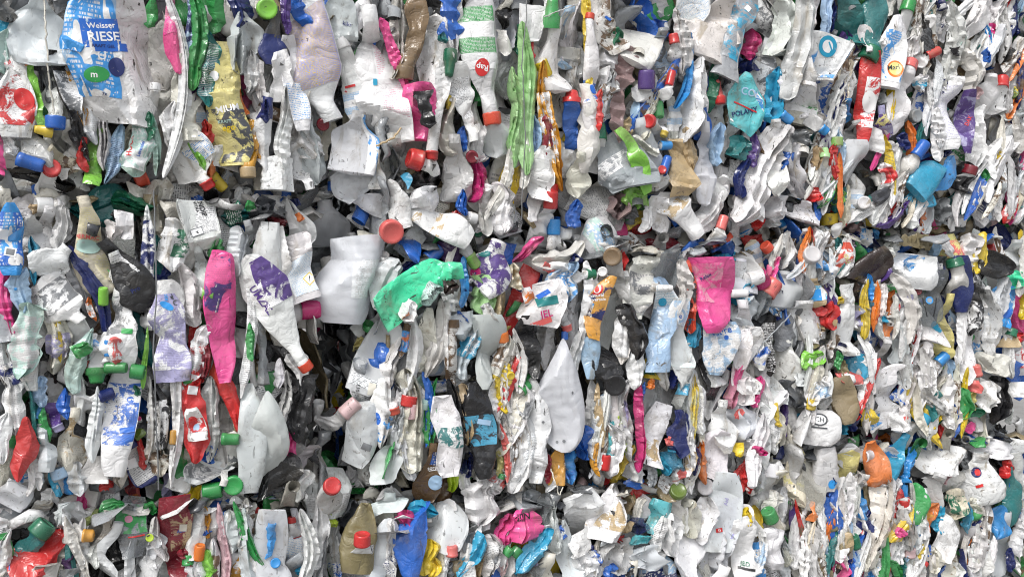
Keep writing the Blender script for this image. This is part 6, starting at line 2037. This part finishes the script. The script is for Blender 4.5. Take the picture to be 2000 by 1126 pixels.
# ------------------------------------------------------------------ lettering and emblems, laid onto the surface of the piece that carries them
# tile x, tile y | what | size (letter height in the tile's pixels) | turn in degrees | ink
WRITING = {
 (0, 0): "600 205|r:235:190|0|6|bl;585 150|Weisser|44|8|w;600 215|RIESE|74|6|w;600 268|KRAFT GEL|24|4|nv;560 320|7 U|70|0|w;675 390|o:44:56|0|0|nv;560 430|o:70:46|0|8|gr;545 432|m|50|0|w;1192 400|DEEP CLEAN|30|78|w;1240 440|o:26:30|0|0|w;752 845|HOCK|40|82|re;815 860|Lavendel|26|70|bl;1318 628|MIUM|52|12|w;1325 740|ego|50|8|ye;1300 705|KRAFT|24|4|mt;140 575|o:52:66|0|20|re;140 575|TO|52|20|w;35 520|TI|44|-8|re;370 440|HOME|24|-8|w;605 545|7x|26|0|nv",
 (500, 0): "640 725|LAPTE|34|-62|w;1310 390|o:42:52|0|-14|re;1310 390|Rap|46|172|w;525 140|kilo|34|-10|nv;283 235|C-7|26|6|nv;690 475|r:24:36|0|0|cy;545 500|r:60:14|0|14|re",
 (1000, 0): "1405 545|COLO|58|-14|lb;1345 650|POLANY|40|14|nv;1350 620|r:150:8|0|-22|re;555 108|r:40:16|0|-30|bl;475 510|o:26:34|0|0|bl;1365 50|r:34:34|0|45|w",
 (1500, 0): "735 400|o:46:50|0|0|or_;735 398|o:36:38|0|0|ly;725 392|Mari|38|6|k;585 590|o:40:62|0|6|w;585 595|3|88|8|re;345 270|o:52:60|0|20|cy;345 270|o:30:36|0|20|w;360 268|J|60|24|cy;905 487|o:17:20|0|0|cy;1160 700|DAX|30|60|re;1015 150|Z|36|0|nv",
 (0, 370): "1010 600|ZUZU|52|-82|dk;962 610|lapte|34|-84|sb;965 672|o:20:42|0|60|sb;785 580|Pro|36|32|nv;740 545|o:10:18|0|20|k;500 275|DERMAC|34|-6|co;505 330|o:70:40|0|-10|mt;1165 100|ANDIP|38|-72|k;1135 100|VITRA|24|-72|k;1140 245|r:70:44|0|20|mk;1140 245|r:62:36|0|20|w;1142 245|x|30|20|k;905 820|roz|40|70|sb;735 818|r:60:30|0|-4|gr;60 360|r:60:50|0|-10|w;60 360|r:44:36|0|-10|mk;20 260|r:50:60|0|-10|w;90 575|o:8:8|0|0|sb;285 890|Fa|60|-10|lv",
 (500, 370): "30 640|UMZAL|56|-55|pu;310 515|r:56:56|0|45|ye;310 515|r:46:46|0|45|w;310 515|!|40|0|k;875 690|Nolin|40|205|w;860 735|gentle|26|205|or_;1040 600|Ohrain|34|195|mk;1050 575|caddy|24|195|dk;640 470|Gala|34|0|g;1270 480|o:30:30|0|0|mg;1390 490|o:36:24|0|30|pu;1320 370|o:36:20|0|0|tl",
 (1000, 370): "205 645|r:130:50|0|10|tl;180 605|r:80:26|0|30|bl;200 720|JEL|58|12|mg;170 770|r:130:34|0|20|co;490 570|o:36:42|0|0|re;490 570|o:24:30|0|0|w;490 575|o:14:20|0|0|re;490 612|natural|28|6|w;488 636|universale|26|4|w;975 730|o:34:42|0|0|lb;975 730|o:20:26|0|0|w;975 732|e|40|0|bl;1215 820|Cure|56|14|bl;1240 855|o:14:14|0|0|bl;870 650|o:24:24|0|0|cy;525 250|OPTIM|34|-78|mk;515 480|o:18:16|0|0|br;1120 505|Relax|30|30|nv;1450 945|D|34|0|bl",
 (1500, 370): "720 755|UZU|54|34|dk;680 760|o:18:30|0|20|cy;705 800|r:60:16|0|20|co;975 795|o:38:34|0|0|cy;975 795|o:16:14|0|0|lb;935 640|o:22:22|0|0|sb;935 640|o:14:14|0|0|sg;908 680|r:6:110|0|14|k;968 680|r:6:110|0|-10|k;490 322|o:12:16|0|0|w;490 322|6|26|0|pu;460 405|OLA|34|-60|ly;850 470|r:110:20|0|0|w;25 860|PLAN|22|80|w;390 770|o:20:20|0|0|be;1380 710|o:44:34|0|10|bl;1380 710|e|40|0|w;280 610|r:60:66|0|6|sb",
 (0, 746): "755 100|o:20:18|0|0|bl;760 98|aro|24|4|w;760 125|family|22|6|bl;735 275|r:80:30|0|6|bl;1140 265|o:20:26|0|0|lb;1130 215|r:60:6|0|20|re;1115 45|r:56:50|0|-10|w;760 470|r:60:56|0|20|w;755 790|o:40:46|0|0|gr;745 790|o:22:20|0|0|lp;790 890|r:90:8|0|6|re;1060 840|r:40:44|0|0|lc;1050 860|ALO|24|10|bl;40 1070|Vi|40|0|bl",
 (500, 746): "810 1025|ZUZU|46|-8|nv;480 1085|DE|48|74|bl;448 590|r:54:36|0|0|w;448 584|natalie|12|0|k;1045 465|odour|34|8|w;1045 490|sorption|30|8|w;1045 505|r:90:4|0|8|w;1040 580|o:44:44|0|0|lb;1040 580|o:40:40|0|0|nv;1040 600|r:60:4|0|30|lb;590 40|1013|30|80|k;670 40|r:44:70|0|-8|lc;700 210|o:20:36|0|10|bl;640 375|r:56:40|0|-20|mk;1440 590|o:24:30|0|20|co;1320 230|r:80:30|0|-10|lb",
 (1000, 746): "62 775|Nuk|52|186|k;52 800|kaxo|24|186|k;1200 855|r:40:24|0|6|re;1200 855|G|22|6|w;1240 690|Aid|30|80|lv;1360 1080|r:100:14|0|-10|k;1350 1050|JED|34|-8|dg;300 340|o:9:9|0|0|mk;180 230|o:9:7|0|0|mk;260 345|o:8:8|0|0|mk;350 60|o:6:9|0|0|mk",
 (1500, 746): "298 215|o:48:36|0|-6|dk;298 215|o:38:27|0|-6|w;298 216|CH|38|-6|dk;298 262|r:90:8|0|-6|dk;1205 520|o:28:30|0|0|nv;1212 520|o:16:20|0|0|re;1225 600|r:40:16|0|20|re;630 1005|r:30:40|0|0|lp;925 860|ECOS|26|60|co;800 205|r:30:20|0|20|co;690 875|IIS|34|0|tn;780 885|Q|30|0|mg;695 415|o:14:18|0|0|sb;1385 1010|r:6:6|0|0|w;370 590|o:22:26|0|0|sb;40 110|r:10:60|0|0|g;545 865|o:12:10|0|0|co",
}
_bvh = {}
def bvh_of(k):
    if k not in _bvh:
        o = THINGS[k]['o']; me = o.data
        M = o.matrix_world
        _bvh[k] = BVHTree.FromPolygons([M @ v.co for v in me.vertices], [tuple(p.vertices) for p in me.polygons])
    return _bvh[k]
def text_shape(s):
    cu = bpy.data.curves.new('lettering', 'FONT')
    cu.body = s; cu.align_x = 'CENTER'; cu.align_y = 'CENTER'; cu.resolution_u = 2; cu.size = 1.0
    cu.offset = .018
    o = bpy.data.objects.new('lettering', cu); COL.objects.link(o)
    bpy.context.view_layer.update()
    me = bpy.data.meshes.new_from_object(o.evaluated_get(bpy.context.evaluated_depsgraph_get()))
    V = np.empty(len(me.vertices) * 3, np.float32); me.vertices.foreach_get('co', V)
    me.calc_loop_triangles()
    T = np.empty(len(me.loop_triangles) * 3, np.int32); me.loop_triangles.foreach_get('vertices', T)
    bpy.data.objects.remove(o); bpy.data.curves.remove(cu); bpy.data.meshes.remove(me)
    return V.reshape(-1, 3)[:, :2] / .72, T.reshape(-1, 3)          # letter height 1
def disc_shape(rx, ry, square=False):
    n, m = 24, 7
    if square:
        g = np.linspace(-.5, .5, 9); a, b = np.meshgrid(g * rx, g * ry, indexing='ij')
        return np.stack([a.ravel(), b.ravel()], -1), quads(9, 9, False)
    th = np.linspace(0, 2 * np.pi, n, endpoint=False); r = np.linspace(0.02, 1, m)
    V = np.stack([(r[:, None] * np.cos(th) * rx).ravel(), (r[:, None] * np.sin(th) * ry).ravel()], -1)
    return V, quads(m, n)
def lay(px, py, what, size, turn, ink, order):
    p = unproj(px, py, .3)
    d = Vector(ray(px, py)).normalized()
    best = None
    for k, t in enumerate(THINGS):                               # the piece the mark stands on
        if t['short'] is None: continue
        if abs(t['px'] - px) > 150 or abs(t['py'] - py) > 190: continue
        hit = bvh_of(k).ray_cast(Vector(EYE), d)
        if hit[0] is not None and (best is None or hit[3] < best[1]): best = (k, hit[3], hit[0])
    if best is None: return False
    k, dist, loc = best
    o = THINGS[k]['o']
    R = np.array(o.matrix_world)
    zf = R[:3, 2] * .5 + (EYE - np.array(loc)) / np.linalg.norm(EYE - np.array(loc)) * .5; zf /= np.linalg.norm(zf)
    xr = np.array((1, 0, 0)) - zf[0] * zf; xr /= np.linalg.norm(xr)
    yu = np.cross(zf, xr)
    s = float(loc[1]) / FPX * 500 / 1482
    is_text = not (what[:2] in ('o:', 'r:'))
    if is_text: V2, F = text_shape(what); V2 = V2 * size * s * .74
    else:
        a, b = [float(q) for q in what[2:].split(':')]
        V2, F = disc_shape(a * s, b * s, what[0] == 'r')
    c, sn = math.cos(math.radians(turn)), math.sin(math.radians(turn))
    V2 = V2 @ np.array(((c, sn), (-sn, c)))
    W = np.array(loc) + V2[:, :1] * xr + V2[:, 1:] * yu
    tree = bvh_of(k); D = Vector(-zf)
    off = .0018 + .0004 * order
    out = np.zeros_like(W); ok = np.zeros(len(W), bool)
    for i, w in enumerate(W):
        h = tree.ray_cast(Vector(w + zf * .08), D, .16)
        if h[0] is not None and abs((np.array(h[0]) - np.array(loc)) @ zf) < .035: out[i] = np.array(h[0]) + zf * off; ok[i] = True
    F = np.asarray(F); keep = ok[F].all(1)
    if keep.sum() < 1: return False
    F = F[keep]; use = np.unique(F); remap = np.full(len(W), -1); remap[use] = np.arange(len(use))
    Mi = np.array(o.matrix_world.inverted())
    L = out[use] @ Mi[:3, :3].T + Mi[:3, 3]
    name = 'lettering' if is_text else 'printed_emblem'
    F = remap[F]
    me = mesh_of(name, L, F if F.shape[1] == 4 else np.zeros((0, 4), int), ink_mat(ink), F3=F if F.shape[1] == 3 else None)
    obj_of(name, me, parent=o)
    return True
bpy.context.view_layer.update()
_n = [0, 0]
for tile, txt in WRITING.items():
    for q, item in enumerate(txt.split(';')):
        pos, what, size, turn, ink = item.split('|')
        x, y = [float(t) for t in pos.split()]
        r = lay(tile[0] + x * 500 / 1482, tile[1] + y * 500 / 1482, what, float(size), float(turn), ink, q % 4)
        _n[r] += 1
        if not r: print('not laid', tile, item)
print('writing laid', _n)
# ------------------------------------------------------------------ labels: each says which one
import re as _re
def words_in(t): return t.split()
NAMED = [t for t in THINGS if t['short']]
seen_short = {}
for t in NAMED: seen_short[t['short']] = seen_short.get(t['short'], 0) + 1
# landmarks that others may be described by: large, and their phrase used once
MARKS = [t for t in NAMED if t['area'] > 2600 and seen_short[t['short']] == 1 and len(t['short'].split()) <= 8]
MX = np.array([(t['px'], t['py']) for t in MARKS])
def relation(t, m):
    dx, dy = t['px'] - m['px'], t['py'] - m['py']
    a = math.degrees(math.atan2(-dy, dx)) % 360
    k = int((a + 22.5) // 45) % 8
    return ('right of', 'up and right of', 'above', 'up and left of', 'left of', 'down and left of', 'below', 'down and right of')[k]
used = set()
def norm(l): return ' '.join(_re.findall(r"[A-Za-z']+", l.lower()))
def take(l):
    if norm(l) in used or not 4 <= len(l.split()) <= 16: return None
    used.add(norm(l)); return l
def near_marks(t):
    d = np.hypot(MX[:, 0] - t['px'], MX[:, 1] - t['py'])
    return [MARKS[i] for i in np.argsort(d)[:14] if MARKS[i] is not t]
def relate(t, base):
    for m in near_marks(t):
        l = take('%s %s the %s' % (base, relation(t, m), m['short']))
        if l: return l
    return None
for t in NAMED:
    ws = t['full'].split()
    placed = any(w in ws for w in ('beside', 'above', 'below', 'under', 'behind', 'over', 'between', 'among', 'wrapped')) or len(ws) >= 9
    l = t['full'] if len(ws) >= 5 and (placed or t['area'] > 5500) else None
    l = take(l) if l else None
    t['label'] = l or relate(t, t['full'].replace(' at the left edge', '')) or relate(t, t['short'])
SHAPE = dict(B='round bottle', F='flattened bottle', J='broad jug', T='thin squeezed bottle', U='open cup', K='crumpled scrap', P='bottle', D='long draped bottle wall')
for t in THINGS:
    if t['short']: continue
    base = CWORD[t['color']] + ' ' + SHAPE[t['kind']]
    if t['cap']: base += ' with %s cap' % CWORD[t['cap']]
    elif t['lab'] and t['lab'].startswith('text'): base += ' with fine print'
    elif t['ang'] > 45: base += ' lying sideways'
    t['label'] = relate(t, base)
for t in THINGS:
    t['o']['label'] = t['label'] or (CWORD[t['color']] + ' crushed piece of plastic in the bale')
    c = column_of(t['px'])
    lo = LINES[c]
    row = 'top' if t['py'] < lo[0] else 'middle' if t['py'] < lo[1] else 'bottom'
    t['o']['group'] = 'crushed plastic in the %s %s bale' % (row, {'A': 'left', 'B': 'centre', 'C': 'right'}[c])
